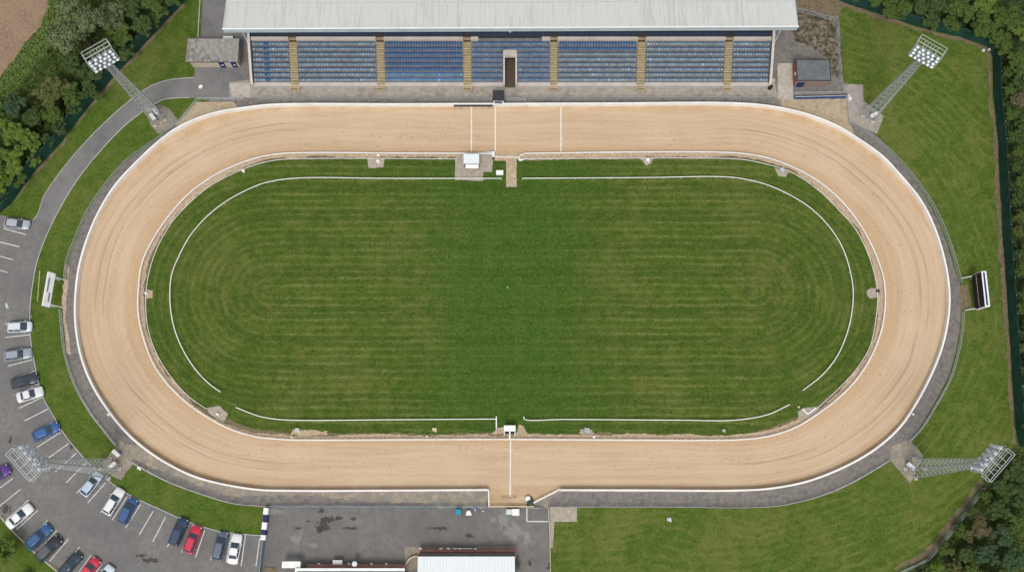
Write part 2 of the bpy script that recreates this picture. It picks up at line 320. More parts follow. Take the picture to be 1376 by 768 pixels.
# ------------------------------------------------------------------ mesh helpers
def tag(o, label=None, cat=None, group=None, kind=None):
    if label: o['label'] = label
    if cat: o['category'] = cat
    if group: o['group'] = group
    if kind: o['kind'] = kind
    return o
def empty(name, loc, rz=0.0, label=None, cat=None, group=None):
    o = bpy.data.objects.new(name, None); COL.objects.link(o); o.empty_display_size = .3
    o.location = loc; o.rotation_euler = (0, 0, rz); return tag(o, label, cat, group)
class MB:
    def __init__(s): s.v = []; s.f = []; s.mi = []
    def add(s, vs, fs, m=0):
        o = len(s.v); s.v += [tuple(v) for v in vs]; s.f += [tuple(i+o for i in f) for f in fs]; s.mi += [m]*len(fs); return s
    def box(s, c, d, rz=0.0, m=0, top=1.0):
        x, y, z = d[0]/2, d[1]/2, d[2]/2; vs = []
        for k, zz in ((1, -z), (top, z)):
            for a, b in ((-x, -y), (x, -y), (x, y), (-x, y)):
                a *= k; b *= k
                vs.append((c[0]+a*math.cos(rz)-b*math.sin(rz), c[1]+a*math.sin(rz)+b*math.cos(rz), c[2]+zz))
        return s.add(vs, [(3, 2, 1, 0), (4, 5, 6, 7), (0, 1, 5, 4), (1, 2, 6, 5), (2, 3, 7, 6), (3, 0, 4, 7)], m)
    def bar(s, a, b, w, h=None, m=0, n=4):
        a = Vector(a); b = Vector(b); h = h or w; d = b-a
        if d.length < 1e-6: return s
        d.normalize(); up = Vector((0, 0, 1)) if abs(d.z) < .95 else Vector((1, 0, 0))
        r = d.cross(up).normalized(); u = r.cross(d).normalized(); vs = []
        for p in (a, b):
            for k in range(n):
                t = 2*math.pi*(k+.5)/n; q = 1/math.cos(math.pi/n) if n == 4 else 1
                vs.append(p + r*math.cos(t)*w/2*q + u*math.sin(t)*h/2*q)
        fs = [(k, (k+1) % n, n+(k+1) % n, n+k) for k in range(n)] + [tuple(reversed(range(n))), tuple(range(n, 2*n))]
        return s.add(vs, fs, m)
    def cyl(s, c, r, h, n=12, m=0, r2=None):
        r2 = r if r2 is None else r2; vs = []
        for rr, zz in ((r, 0), (r2, h)):
            for k in range(n): t = 2*math.pi*k/n; vs.append((c[0]+rr*math.cos(t), c[1]+rr*math.sin(t), c[2]+zz))
        return s.add(vs, [(k, (k+1) % n, n+(k+1) % n, n+k) for k in range(n)]+[tuple(reversed(range(n))), tuple(range(n, 2*n))], m)
    def dome(s, c, r, hz, n=10, rings=4, m=0):
        vs = []; fs = []
        for j in range(rings):
            a = math.pi/2*j/rings
            for k in range(n): t = 2*math.pi*k/n; vs.append((c[0]+r*math.cos(a)*math.cos(t), c[1]+r*math.cos(a)*math.sin(t), c[2]+hz*math.sin(a)))
        vs.append((c[0], c[1], c[2]+hz))
        for j in range(rings-1):
            for k in range(n): fs.append((j*n+k, j*n+(k+1) % n, (j+1)*n+(k+1) % n, (j+1)*n+k))
        for k in range(n): fs.append(((rings-1)*n+k, (rings-1)*n+(k+1) % n, rings*n))
        return s.add(vs, fs, m)
    def build(s, name, mats, parent=None, smooth=False, loc=None, rz=0.0, bevel=0.0):
        me = bpy.data.meshes.new(name); me.from_pydata(s.v, [], s.f)
        if not isinstance(mats, (list, tuple)): mats = [mats]
        for m in mats: me.materials.append(m)
        me.polygons.foreach_set('material_index', s.mi)
        if smooth: me.polygons.foreach_set('use_smooth', [True]*len(me.polygons))
        me.update()
        o = bpy.data.objects.new(name, me); COL.objects.link(o); o.parent = parent
        if loc is not None: o.location = loc
        o.rotation_euler[2] = rz
        if bevel: b = o.modifiers.new('bevel', 'BEVEL'); b.width = bevel; b.segments = 2
        return o
def copy_tree(o, parent=None):
    c = o.copy(); COL.objects.link(c); c.parent = parent
    for ch in o.children: copy_tree(ch, c)
    return c
def catmull(pts, per=8, closed=False):
    pts = [Vector(p[:2]) if not isinstance(p, Vector) else p for p in pts]; out = []; n = len(pts)
    rng_ = range(n if closed else n-1)
    for i in rng_:
        if closed: a, b, c, d = pts[(i-1) % n], pts[i], pts[(i+1) % n], pts[(i+2) % n]
        else: a, b, c, d = pts[max(i-1, 0)], pts[i], pts[i+1], pts[min(i+2, n-1)]
        # centripetal parameterisation keeps straights straight
        t0 = 0; t1 = t0+max((b-a).length, 1e-3)**.5; t2 = t1+max((c-b).length, 1e-3)**.5; t3 = t2+max((d-c).length, 1e-3)**.5
        for k in range(per):
            t = t1+(t2-t1)*k/per
            A1 = a if (b-a).length < 1e-3 else a*((t1-t)/(t1-t0))+b*((t-t0)/(t1-t0)); A2 = b*((t2-t)/(t2-t1))+c*((t-t1)/(t2-t1))
            A3 = d if (d-c).length < 1e-3 else c*((t3-t)/(t3-t2))+d*((t-t2)/(t3-t2))
            if (b-a).length < 1e-3: A1 = b
            if (d-c).length < 1e-3: A3 = c
            B1 = A1*((t2-t)/(t2-t0))+A2*((t-t0)/(t2-t0)) if (b-a).length >= 1e-3 else b*((t2-t)/(t2-t1))+A2*((t-t1)/(t2-t1))
            B2 = A2*((t3-t)/(t3-t1))+A3*((t-t1)/(t3-t1)) if (d-c).length >= 1e-3 else A2*((t2-t)/(t2-t1))+c*((t-t1)/(t2-t1))
            out.append(B1*((t2-t)/(t2-t1))+B2*((t-t1)/(t2-t1)))
    if not closed: out.append(pts[-1].copy())
    return out
def W(pts, z=0.0): return [P(p[0], p[1], z) for p in pts]
def jag(pts, amp, step=.3, closed=True):
    out = []; n = len(pts); wv = 0.0; wv2 = 0.0
    for i in range(n if closed else n-1):
        a = pts[i]; b = pts[(i+1) % n]; L = (b-a).length; k = max(1, int(L/step))
        t = Vector((-(b-a).y, (b-a).x, 0)); t = t/(t.length or 1)
        for j in range(k):
            wv = wv*.72+random.uniform(-amp, amp)*.55; wv2 = wv2*.95+random.uniform(-amp, amp)*.25
            out.append(a.lerp(b, j/k) + t*(wv+wv2))
    return out
def sheet(name, pts, z, mat, kind='structure', amp=0.0, step=.3):
    """flat ground sheet from image-traced outline unprojected to the ground"""
    ws = [P(p[0], p[1], 0) for p in pts] if not (isinstance(pts[0], Vector) and len(pts[0]) == 3) else [Vector((p.x, p.y, 0)) for p in pts]
    if amp: ws = jag(ws, amp, step)
    tris = tessellate_polygon([ws]); vs = [(p.x, p.y, z) for p in ws]; fs = []
    for t in tris:
        a, b, c = (ws[i] for i in t)
        ar = (b.x-a.x)*(c.y-a.y)-(b.y-a.y)*(c.x-a.x)
        if abs(ar) < 1e-9: continue
        fs.append(tuple(t) if ar > 0 else tuple(reversed(t)))
    o = MB().add(vs, fs).build(name, mat); tag(o, kind=kind); return o
def offset(pts, d):
    out = []
    for i, p in enumerate(pts):
        a = pts[max(i-1, 0)]; b = pts[min(i+1, len(pts)-1)]; t = (b-a); t.z = 0; t.normalize()
        out.append(Vector((p.x-t.y*d, p.y+t.x*d, p.z)))
    return out
def ribbon_wall(mb, pts, w, z0, z1, m=0, side=0.0):
    """extruded strip along a polyline; side: -1 all to right, 1 all to left, 0 centred"""
    l = offset(pts, w*(.5+side/2)); r = offset(pts, -w*(.5-side/2)); vs = []; fs = []
    for a, b in zip(l, r): vs += [(a.x, a.y, z0), (a.x, a.y, z1), (b.x, b.y, z1), (b.x, b.y, z0)]
    for i in range(len(l)-1):
        o = i*4
        for k in range(4): fs.append((o+k, o+(k+1) % 4, o+4+(k+1) % 4, o+4+k))
    fs.append((3, 2, 1, 0)); e = len(vs)-4; fs.append((e, e+1, e+2, e+3))
    mb.add(vs, fs, m)
def along(pts, step, start=0.0):
    out = []; acc = start
    for i in range(len(pts)-1):
        a, b = pts[i], pts[i+1]; L = (b-a).length
        while acc <= L and L > 0: out.append((a.lerp(b, acc/L), math.atan2(b.y-a.y, b.x-a.x))); acc += step
        acc -= L
    return out
def posts_for(root, pts, step, w, h, mat, base, maxn=99, z0=0.0, name='post', end=True):
    L = sum((pts[i+1]-pts[i]).length for i in range(len(pts)-1)); step = max(step, L/(maxn-2))
    proto = None
    L_ = along(pts, step)
    if end: L_.append((pts[-1], 0))
    for (p, a) in L_:
        if proto is None:
            proto = MB().box((0, 0, (h+z0)/2), (w, w, h-z0)).build(name, mat, root); o = proto
        else: o = proto.copy(); COL.objects.link(o); o.parent = root
        o.location = (p.x-base.x, p.y-base.y, 0); o.rotation_euler[2] = a

# ------------------------------------------------------------------ traced outlines (photo px)
outer = catmull([(753,657),(870,657.3),(988,657.5),(1032,655),(1082,645.5),(1132,626),(1172,603),(1204,575),(1224,547),(1247,504),(1263,462),(1271,416),(1270,380),(1262,340),(1249,302),(1232,270),(1204,236),(1182,213),(1150,190),(1119,171.5),(1079,156.5),(1032,146.5),(980,142.6),(830,143),(688,143.6),(530,144),(376,144.3),(344,147),(287,156.5),(247,172.5),(222,189),(190,218),(160,250),(140,281),(125,313),(112.5,352),(107,384),(105.5,430),(112.5,476.5),(127.5,516),(150,552),(167.5,574),(190,595.5),(225,620),(270,641),(344,656),(394,657.8),(520,657.6),(655,656.8)], 6)
outerP = W(outer)
rail_l = catmull([(661,206.3),(653,206),(530,205.5),(406,205),(371,206.8),(344,212),(315,222),(282.5,238.5),(252.5,261),(225,292),(205,322),(191,352),(186,384),(185.5,421.5),(192.5,454),(207.5,491.5),(232.5,524),(265,551.5),(307.5,575.5),(344,586.5),(369,589.3),(394,590.7),(540,590.4),(688,590),(838,590.8),(963,591.2),(1000,590),(1032,586),(1067,575),(1092,560.5),(1124.5,536.5),(1149.5,511.5),(1169.5,481.5),(1184.5,444),(1189.5,411.5),(1189,384),(1186,367),(1174,335),(1157,303),(1132,271),(1099,242.5),(1064,223.5),(1032,212),(1000,206.3),(963,204.2),(863,204),(703,206)], 6)
grass_edge = catmull([(344,221),(310,234.5),(277.5,253),(250,277),(230,300),(215,324.5),(204,352),(197.5,384),(197,416.5),(200.5,446.5),(213,479),(231,506.5),(253,531.5),(280,552),(312,568),(344,577.5),(394,581.5),(540,581.5),(688,581),(838,581.5),(963,581.5),(1000,580),(1032,574),(1062,564),(1097,548),(1127,521),(1151,494),(1168.5,464),(1177,421.5),(1178,396.5),(1175,372),(1166,342),(1148,307),(1128.5,284.5),(1100,257),(1063,232),(1032,221.5),(1000,215.5),(963,214),(700,215),(688,214.5),(406,214),(371,216)], 6, closed=True)

# ------------------------------------------------------------------ the setting
gm = MB().add([(-1500,-1500,-.02),(1500,-1500,-.02),(1500,1500,-.02),(-1500,1500,-.02)], [(0,1,2,3)]).build('ground', M['scrub']); tag(gm, kind='structure')
sheet('field', [(-400,-300),(70,-300),(66,10),(54,38),(34,58),(12,90),(-10,116),(-400,260)], .01, M['field'], amp=.25)
prop = [(262,-60),(245,5),(180,75),(150,107),(100,167.5),(82,192),(45,232),(15,274),(0,286),(-60,330),(-60,860),(1150,860),(1203,768),(1247,746),(1277,708.5),(1322,648.5),(1366,595),(1364.5,576),(1357,459),(1352,384),(1347,317),(1341,192),(1334.5,125),(1333,77),(1327,62),(1289,50),(1237,37.5),(1187,21),(1139,6),(1110,-10),(1100,-60)]
sheet('lawn', prop, .01+.01, M['lawn'])
# bare soil at the foot of the fences
def band(name, pts, wpx, z, mat, amp=.25):
    w3 = W(pts); l = w3; r = offset(w3, wpx/8)
    return sheet(name, l + list(reversed(r)), z, mat, amp=amp)
band('soil_strip', [(1133,3),(1187,21),(1237,37.5),(1289,50),(1327,62),(1333,77),(1334.5,125),(1341,192),(1347,317),(1352,384),(1357,459),(1364.5,576),(1366,595)], -6.5, .026, M['soil'], .28)
band('soil_strip', [(1322,648.5),(1277,708.5),(1247,746),(1203,768)], -7, .026, M['soil'], .28)
band('soil_strip', [(245,5),(180,75),(150,107),(100,167.5),(82,192),(45,232),(15,274)], 5, .026, M['soil'], .28)
# verge (plain grass) between kerb and ring fence, left lawn
ringL = [(235,167.5),(200,192),(170,213),(140,247),(115,284.5),(97.5,324.5),(87.5,352),(83,376),(80,399),(80.5,434),(86,476.5),(100,519),(120,554),(136,575),(154,598),(175,620),(217.5,643.5),(265,662),(312.5,676),(344,679),(360,681)]
kerbL = [(255,131.5),(220,134),(200,145),(172.5,165),(145,192),(107.5,237),(82.5,277),(62.5,317),(50,352),(44,384),(40.5,416.5),(41.5,454),(47.5,491.5),(57.5,531.5),(72.5,559),(82,576),(107.5,608.5),(135,636),(170,662),(215,683.5),(255,701),(295,713),(353,719)]
ringLs = catmull(ringL, 5); kerbLs = catmull(kerbL, 5)
sheet('grass_verge', list(kerbLs)+[Vector((360, 681))]+list(reversed(ringLs)), .024, M['lawn_plain'])
sheet('lawn', [(245,5),(180,75),(150,107),(100,167.5),(82,192),(45,232),(15,274),(0,286),(0,292),(45,297),(60,262),(82.5,229.5),(114,192),(160,147.5),(200,117.5),(225,108),(261,104.5),(265,92),(268,50),(275,-30),(262,-30)], .024, M['lawn_plain'])
# asphalt
roadouter = catmull([(0,290),(45,295),(60,262),(82.5,229.5),(114,192),(160,147.5),(200,117.5),(225,108),(261,104.5)], 5)
sheet('road', list(roadouter)+[(p[0], p[1]) for p in ((262,92),(262,50),(270,50),(275,-60),(345,-60),(345,133))]+[Vector((255,131.5))]+list(kerbLs[:60]), .032, M['road'])
cpk = [(0,289),(45,295.5)] + [(p.x, p.y) for p in kerbLs if p.y > 296] + [(350,768),(345,860),(-80,860),(-80,270)]
sheet('car_park', cpk, .036, M['carpark'])
sheet('lawn', [(-80,640),(0,693),(15,711),(50,745),(78,768),(130,820),(130,900),(-80,900)], .044, M['lawn_plain'], amp=.08)
band('soil_strip', [(0,693),(15,711),(50,745),(78,768)], 4.5, .049, M['soil'], .15)
sheet('yard', [(353,718),(358,680),(740,680),(741,860),(330,860)], .040, M['yard'])
# apron round the track
apr_out = catmull([(344,679.5),(312.5,676.5),(265,662.5),(217.5,644),(175,621),(154,599),(136,576),(120,556),(103,520),(90,477),(85.5,434),(85,399),(88,376),(92,352),(101,324.5),(118,284.5),(142,249),(172,216),(202,194),(237,169)], 5)
sheet('apron', list(apr_out)+[Vector(p) for p in ((262,140),(300,131),(327,131),(327,85),(345,85),(1036,85),(1036,-60),(1120,-60),(1128,30),(1133,112),(1160,114),(1161,135),(1150,165),(1167,176),(1187,192),(1212,222),(1238,257),(1258,292),(1273,329.5),(1283,364.5),(1290,381),(1291,419),(1289,444),(1284,471.5),(1274,506.5),(1254,544),(1236,574),(1222,592),(1196,617),(1157,641),(1114.5,661),(1069.5,674),(1032,680),(737,680.5),(344,680.5))], .033, M['apron'])
sheet('sandy_ground', [(344,655),(300,648),(262,640),(222,622),(190,599),(160,592),(176,615),(215,634),(262,652),(310,666),(344,667),(420,665),(470,672),(585,674),(590,681),(656,681),(656,656)], .042, M['apron_sandy'], amp=.3)
sheet('sandy_ground', [(753,656.5),(717,675),(737,683),(741,668),(756,660),(990,661),(985,656.5)], .042, M['apron_sandy'], amp=.12)
sheet('sandy_ground', [(89,352),(84,399),(84,434),(90,477),(96,477),(90,434),(90,399),(93,358)], .041, M['strip'], amp=.2)
sheet('gravel_ground', [(236,167),(264,138),(330,136),(345,144),(376,143),(340,147.5),(287,157),(247,173),(236,185)], .042, M['gravel_tan'], amp=.1)
sheet('gravel_ground', [(1008,134),(1138,133),(1140,160),(1150,185),(1130,178),(1119,172),(1079,157),(1032,147.5),(980,143)], .042, M['gravel_tan'], amp=.1)
sheet('terrace', [(308,111),(337,107),(1040,107),(1045,131),(308,132)], .05, M['concrete'])
sheet('terrace', [(1045,85),(1065,85),(1066,133),(1045,134)], .051, M['concrete_light'], amp=.06)
sheet('terrace', [(308,112),(336,112),(336,131),(312,131)], .055, M['concrete_light'], amp=.05)
sheet('gravel_strip', [(310,132),(1048,132),(1050,144),(320,144)], .046, M['gravel_dark'], amp=.1)
sheet('rubble_ground', [(1075,13),(1123,24),(1126,35),(1129,60),(1131,100),(1126,106),(1111,100),(1111,78),(1088,62),(1070,55),(1066,46),(1066,14)], .048, M['moss'], amp=.35)
sheet('soil_ground', [(1068,-40),(1110,-40),(1139,6),(1132,12),(1124,22),(1100,17),(1071,9)], .05, M['soil'], amp=.15)
sheet('concrete_pad', [(1134,114),(1158,114),(1160,136),(1168,142),(1188,156),(1178,180),(1160,172),(1142,163),(1139,132)], .047, M['concrete'], amp=.08)
sheet('concrete_pad', [(197,146),(218,141),(230,150),(240,163),(230,172),(214,178),(205,168)], .045, M['apron_sandy'], amp=.25)
sheet('concrete_pad', [(152,604),(165,592),(182,620),(163,645),(142,634),(132,632)], .047, M['apron_sandy'], amp=.12)
sheet('concrete_pad', [(1197,600),(1222,590),(1240,612),(1223,648),(1196,618)], .047, M['apron_sandy'], amp=.08)
sheet('gravel_ground', [(739,681),(775.5,681),(775.5,700.5),(745,700.5),(743,735),(739,735)], .045, M['gravel_grey'], amp=.04)
sheet('soil_ground', [(1290,383),(1302,380),(1306,416),(1291,418)], .046, M['soil'], amp=.15)
# track
track_poly = list(outer) + [Vector((656.5, 681)), Vector((718, 681)), Vector((717, 675))]
sheet('track', track_poly, .052, M['sand'])
rlp = [Vector((p.x, p.y)) for p in rail_l]
sheet('inner_strip', rlp + [Vector((697,213)), Vector((661,213))], .058, M['strip'])
sheet('soil_rim', offset([P(p.x, p.y) for p in grass_edge]+[P(grass_edge[0].x, grass_edge[0].y)], -.28)[:-1], .061, M['soil'], amp=.28, step=.35)
sheet('infield', grass_edge, .064, M['infield'], amp=.22, step=.35)
# infield patches
def patch(name, pts, mat, z=.07, amp=.12): return sheet(name, pts, z, mat, amp=amp)
patch('track_notch', [(662,205),(702,205),(694,213),(694,251),(680.5,251),(680,216),(664,216)], M['strip'], .071, .05)
patch('gravel_patch', [(612,208),(663,208),(661,231),(649,231),(649,243),(612,242)], M['gravel_grey'], .0715, .08)
patch('gravel_patch', [(493,212),(516,212),(515,225),(496,226)], M['gravel_grey'], .07, .1)
patch('gravel_patch', [(858,212),(880,212),(875,222),(868,224)], M['gravel_grey'], .07, .15)
patch('gravel_patch', [(1166,389),(1170,387),(1178,387),(1180,390),(1180,398),(1176,401),(1169,401),(1165,397),(1164,392)], M['gravel_grey'], .072, .1)
patch('gravel_patch', [(1040,226),(1062,230),(1056,240),(1046,236)], M['gravel_grey'], .07, .15)
patch('gravel_patch', [(278,548),(294,545),(306,556),(300,566),(282,556)], M['gravel_grey'], .072, .15)
patch('gravel_patch', [(1072,552),(1078,548),(1100,546),(1096,556),(1080,562),(1072,564)], M['gravel_grey'], .072, .12)
patch('worn_patch', [(693,583),(697,570),(703,571),(709,583)], M['strip'], .072, .12)
patch('worn_patch', [(660,583),(668,575),(678,573),(679,583)], M['strip'], .072, .12)
patch('worn_patch', [(196,388),(206,390),(205,400),(196,402)], M['strip'], .072, .15)
patch('worn_patch', [(440,579),(395,577),(390,584),(440,584)], M['strip'], .072, .15)
patch('worn_patch', [(780,577),(795,577),(800,583),(775,583)], M['gravel_grey'], .072, .12)
patch('concrete_pad', [(544,734),(609,733.5),(609,742),(641,742),(641,733),(691,733),(692,760),(544,766)], M['apron_sandy'], .048, .04)
# painted marks
def marks(name, segs, w, z, mat):
    mb = MB()
    for (a, b) in segs:
        p = P(*a); q = P(*b); t = (q-p).normalized(); nn = Vector((-t.y, t.x, 0))*w/2
        mb.add([(p-nn).to_tuple()[:2]+(z,), (q-nn).to_tuple()[:2]+(z,), (q+nn).to_tuple()[:2]+(z,), (p+nn).to_tuple()[:2]+(z,)], [(0,1,2,3)])
    return tag(mb.build(name, mat), kind='structure')
marks('parking_lines', [((5,307),(35,315)),((0,325),(26,331.5)),((0,344),(17.5,349)),((0,363),(10,366)),((7,435),(40,431)),((7,453),(40,449.5)),((11,491.5),(43,483)),((14,510),(47,498)),((20,530),(52,516)),((26,548),(57.5,533)),((33,565),(64.5,549)),((42,584),(72,566)),((50,600.5),(81,580.5)),((62,617),(92,595.5)),((74.5,633),(102.5,608.5)),((89,648),(116,621)),((103,662),(130,633)),((118,675),(142,648)),((135,688),(160,659)),((150.5,698.5),(171,666.5)),((168.5,709),(189,677)),((187,718),(206,686)),((205.5,727),(222.5,694)),((225,734),(241,700)),((244,741.5),(259,705)),((263,748),(275,712)),((283,752),(295,714)),((304,755),(311,717)),((324,760),(330,717)),((344,760),(349,723)),
    ((-20,640),(8,627)),((-12,664),(17.5,642)),((0,679),(28,656.5)),((8,698),(39,671)),((22,711),(51,685)),((34.5,728),(64,698.5)),((50,741),(77,712)),((65.5,755),(92,723.5)),((82,770),(107,734)),((102,774),(122.5,745)),((121,782),(137,756)),((140,790),(153,765))], .13, .041, M['line'])
marks('track_lines', [((633.5,144.5),(633.5,203.5)),((665.8,144.5),(665.5,204)),((753.8,144.5),(753.8,203.5)),((686,592),(685.5,667))], .19, .056, M['sandline'])
marks('track_lines', [((662,211),(697,211.5))], .18, .075, M['sandline'])
marks('tarmac_marks', [((708,682),(708,700)),((708,700),(737,700))], .16, .045, M['line'])

# kerbs
def kerb(name, pts, w, h, mat, label, cat='kerb'):
    mb = MB(); ribbon_wall(mb, pts, w, 0, h); o = mb.build(name, mat)
    return tag(o, label, cat)
k = kerb('kerb', W(kerbLs), .11, .14, M['kerbwhite'], None); tag(k, kind='structure')
k = kerb('kerb', W(roadouter[5:]), .12, .12, M['kerb'], None); tag(k, kind='structure')
k = kerb('kerb', W([(0,693),(15,711),(50,745),(78,768),(110,800)]), .2, .12, M['kerb'], None); tag(k, kind='structure')
k = kerb('kerb', W([(270,-20),(266,50)]), .15, .12, M['kerb'], None); tag(k, kind='structure')

# ------------------------------------------------------------------ track wall and rails
mb = MB(); ribbon_wall(mb, outerP, .25, 0, 1.2, side=-1)
root = empty('boundary_wall', outerP[len(outerP)//2], 0, 'low white boarded wall round the outer edge of the sand track', 'wall')
b0 = root.location.copy()
o = mb.build('board_wall', M['wallwhite'], root, loc=-b0)
cap = MB(); ribbon_wall(cap, offset(outerP, .02), .29, 1.202, 1.24, side=-1); cap.build('capping', M['wallwhite'], root, loc=-b0)
def rail_thing(name, label, cat, pxpts, z, w, h, mat, poststep, pw, postmat=None, extra=None, group=None, name_post='post'):
    pts = W(pxpts, z); g = [Vector((p.x, p.y, 0)) for p in pts]; base = g[len(g)//2].copy()
    root = empty(name, base, 0, label, cat, group)
    mb = MB(); ribbon_wall(mb, g, w, z-h, z); mb.build('rail', mat, root, loc=-base)
    if extra:
        mb = MB()
        for zz, ww in extra: ribbon_wall(mb, g, ww, zz-ww, zz)
        mb.build('lower_rail', mat, root, loc=-base)
    posts_for(root, g, poststep, pw, z-h-.002, postmat or mat, base, name=name_post)
    return root, g, base
rail_thing('running_rail', 'long white running rail looping all round the inside of the sand track', 'rail', rail_l, .85, .19, .10, M['railwhite'], 3.0, .09)
for pts, lb in (([(697,213),(699,209),(704,206)], 'short curved white rail end right of the sand gap'),):
    rail_thing('rail_end', lb, 'rail', catmull(pts, 4), .85, .22, .10, M['railwhite'], 1.0, .09)
rail_thing('low_rail', 'thin pale inner rail at the left and lower grass edge', 'rail', catmull([(612,213.5),(406,213),(371,215),(344,221),(310,234.5),(277.5,253),(250,277),(230,299.5),(215,324.5),(204,352),(197,384),(196,416.5),(200,446.5),(212.5,479),(230,506.5),(252.5,531.5),(277.5,549)], 5), .35, .09, .06, M['railwhite'], 3.0, .06)
rail_thing('low_rail', 'thin pale inner rail at the right grass edge', 'rail', catmull([(700,213.5),(963,212.5),(1000,214.5),(1032,221),(1064,231.5),(1102,257),(1129.5,284.5),(1149.5,307),(1167,342),(1176,372),(1179.5,396.5),(1178,421.5),(1169.5,464),(1152,494),(1127,521.5),(1097,549)], 5), .35, .09, .06, M['railwhite'], 3.0, .06)
rail_thing('grass_rail', 'white rail on the grass curving round the left end of the infield', 'rail', catmull([(674,239.5),(519,239.5),(401.5,239),(366.5,243),(344,249.5),(305,269.5),(277.5,291),(255,317),(240,344.5),(231,367),(228.5,384),(229,414),(235,444),(247.5,473),(265,499),(282.5,516.5),(296,526)], 6), .8, .135, .08, M['railwhite'], 3.0, .08)
rail_thing('grass_rail', 'white rail on the grass curving round the right end of the infield', 'rail', catmull([(702,239.5),(863,238.5),(975,237.5),(1003,241),(1032,248.5),(1062,262),(1089.5,279.5),(1114.5,304.5),(1132,332),(1142,362),(1146.5,390),(1144.5,421.5),(1137,451.5),(1124.5,479),(1104.5,504),(1079.5,523.5)], 6), .8, .135, .08, M['railwhite'], 3.0, .08)
rail_thing('grass_rail', 'white rail on the grass along the lower edge, left of the middle gap', 'rail', catmull([(317,547),(344,557.5),(361.5,561.5),(389,564),(519,563.5),(666,562.5)], 6), .8, .135, .08, M['railwhite'], 3.0, .08)
rail_thing('grass_rail', 'white rail on the grass along the lower edge, right of the middle gap', 'rail', catmull([(704,559),(704.5,562.7),(760,563),(913,564),(988,564),(1032,556.5),(1061,543)], 6), .8, .135, .08, M['railwhite'], 3.0, .08)
rail_thing('cross_rail', 'short white rail standing crosswise left of the lower white hut', 'rail', [(667,559),(667,575)], .8, .2, .1, M['railwhite'], 1.5, .08)
rail_thing('gate_rail', 'white rail with a rounded corner left of the lower track gate', 'rail', catmull([(640,657),(654,656.8),(656.3,659),(656.8,668),(657,681)], 4), 1.0, .2, .1, M['railwhite'], 1.6, .09)
rail_thing('gate_rail', 'slanting white rail right of the lower track gate', 'rail', [(753,657),(717,675)], 1.0, .2, .1, M['railwhite'], 1.6, .09)
rail_thing('track_gate', 'pale closed gate across the lower sand opening', 'gate', [(657,680),(717,680)], 1.0, .14, .1, M['cream'], 1.4, .08, extra=[(.55,.06),(.25,.06)])

# ring fence, other metal fences
def pipe_fence(label, pxpts, z=1.1, step=2.6, mat='galv', group=None, mesh=False, w=.065, name='pipe_fence', foot=False):
    r, g, b = rail_thing(name, label, 'fence', pxpts, z, w, .07, M[mat], step, .07, extra=[(z*.52, .045), (.14, .05)], group=group)
    if foot:
        mb = MB(); ribbon_wall(mb, g, .12, 0, .1); mb.build('footing', M['apron'], r, loc=-b)
    return r
pipe_fence('grey pipe fence beside the left bend, from the upper grass to the white notice board', catmull([(235,167.5),(200,192),(170,213),(140,247),(115,284.5),(97.5,324.5),(87.5,352),(85,376)], 5), foot=True)
pipe_fence('grey pipe fence beside the left bend, below the white notice board', catmull([(79,415),(80.5,434),(86,476.5),(100,519),(120,554),(136,575),(154,598)], 5), foot=True)
pipe_fence('grey pipe fence curving above the bottom left row of parked cars', catmull([(175,620),(217.5,643.5),(265,662),(312.5,676),(344,679),(357,680.5)], 5), foot=True)
pipe_fence('grey pipe fence round the upper right bend, above the black scoreboard', catmull([(1143,164),(1167,176),(1187,192),(1217,222),(1244.5,257),(1264.5,292),(1279.5,329.5),(1289.5,364.5),(1293,378)], 5), foot=True)
pipe_fence('grey pipe fence round the lower right bend, below the black scoreboard', catmull([(1296,418),(1294.5,444),(1289.5,471.5),(1279.5,506.5),(1259.5,544),(1239.5,576),(1223,593)], 5), foot=True)
pipe_fence('grey pipe fence along the bottom right lawn', catmull([(1196,618.5),(1157,642),(1114.5,662),(1069.5,675),(1032,680.5),(880,680.5),(738,680.5)], 5), foot=True)
pipe_fence('pale pipe fence slanting down from the left hut tarmac', [(235,167.5),(265,131),(327,131)], 1.1, 2.5, 'galv_light')
pipe_fence('blue grey rail between the yard and the track', [(360,680),(500,680),(656,680.5)], 1.0, 2.6, 'bluerail', w=.12)
pipe_fence('long thin rail in front of the grandstand terrace', [(345,131),(640,131),(1040,130)], 1.0, 2.8, 'galv')
pipe_fence('pale fence on the right of the brick hut', [(1122,24),(1126,35),(1131,100),(1135,124)], 1.2, 2.4, 'galv', w=.05)
pipe_fence('short wire fence behind the mossy rubble', [(1070,10.5),(1122,24)], 1.2, 2.0, 'galv')
pipe_fence('low double rail in front of the brick hut', [(1068,124),(1134,123)], 1.1, 1.8, 'galv_light')
pipe_fence('steel rail from the blue banner down to the apron', [(1139,131),(1143,164)], 1.1, 1.8, 'galv_light')
pipe_fence('pale fence between the yard and the bottom right lawn', [(737,682),(739,720),(740,790)], 1.1, 2.2, 'cream', w=.07)
pipe_fence('pale pipe rails round the small tarmac pen', [(708,682),(726,682)], 1.0, 1.0, 'galv_light')
# banner rail
r, g, b = rail_thing('banner_fence', 'rail with a dark blue banner in front of the brick hut', 'fence', [(1069,130),(1137,128.5)], 1.15, .09, .07, M['galv_light'], 2.0, .07)
mb = MB(); ribbon_wall(mb, g, .05, .15, 1.05, side=0)
mb.build('banner', M['blue'], r, loc=-b + Vector((0, -.07, 0)))
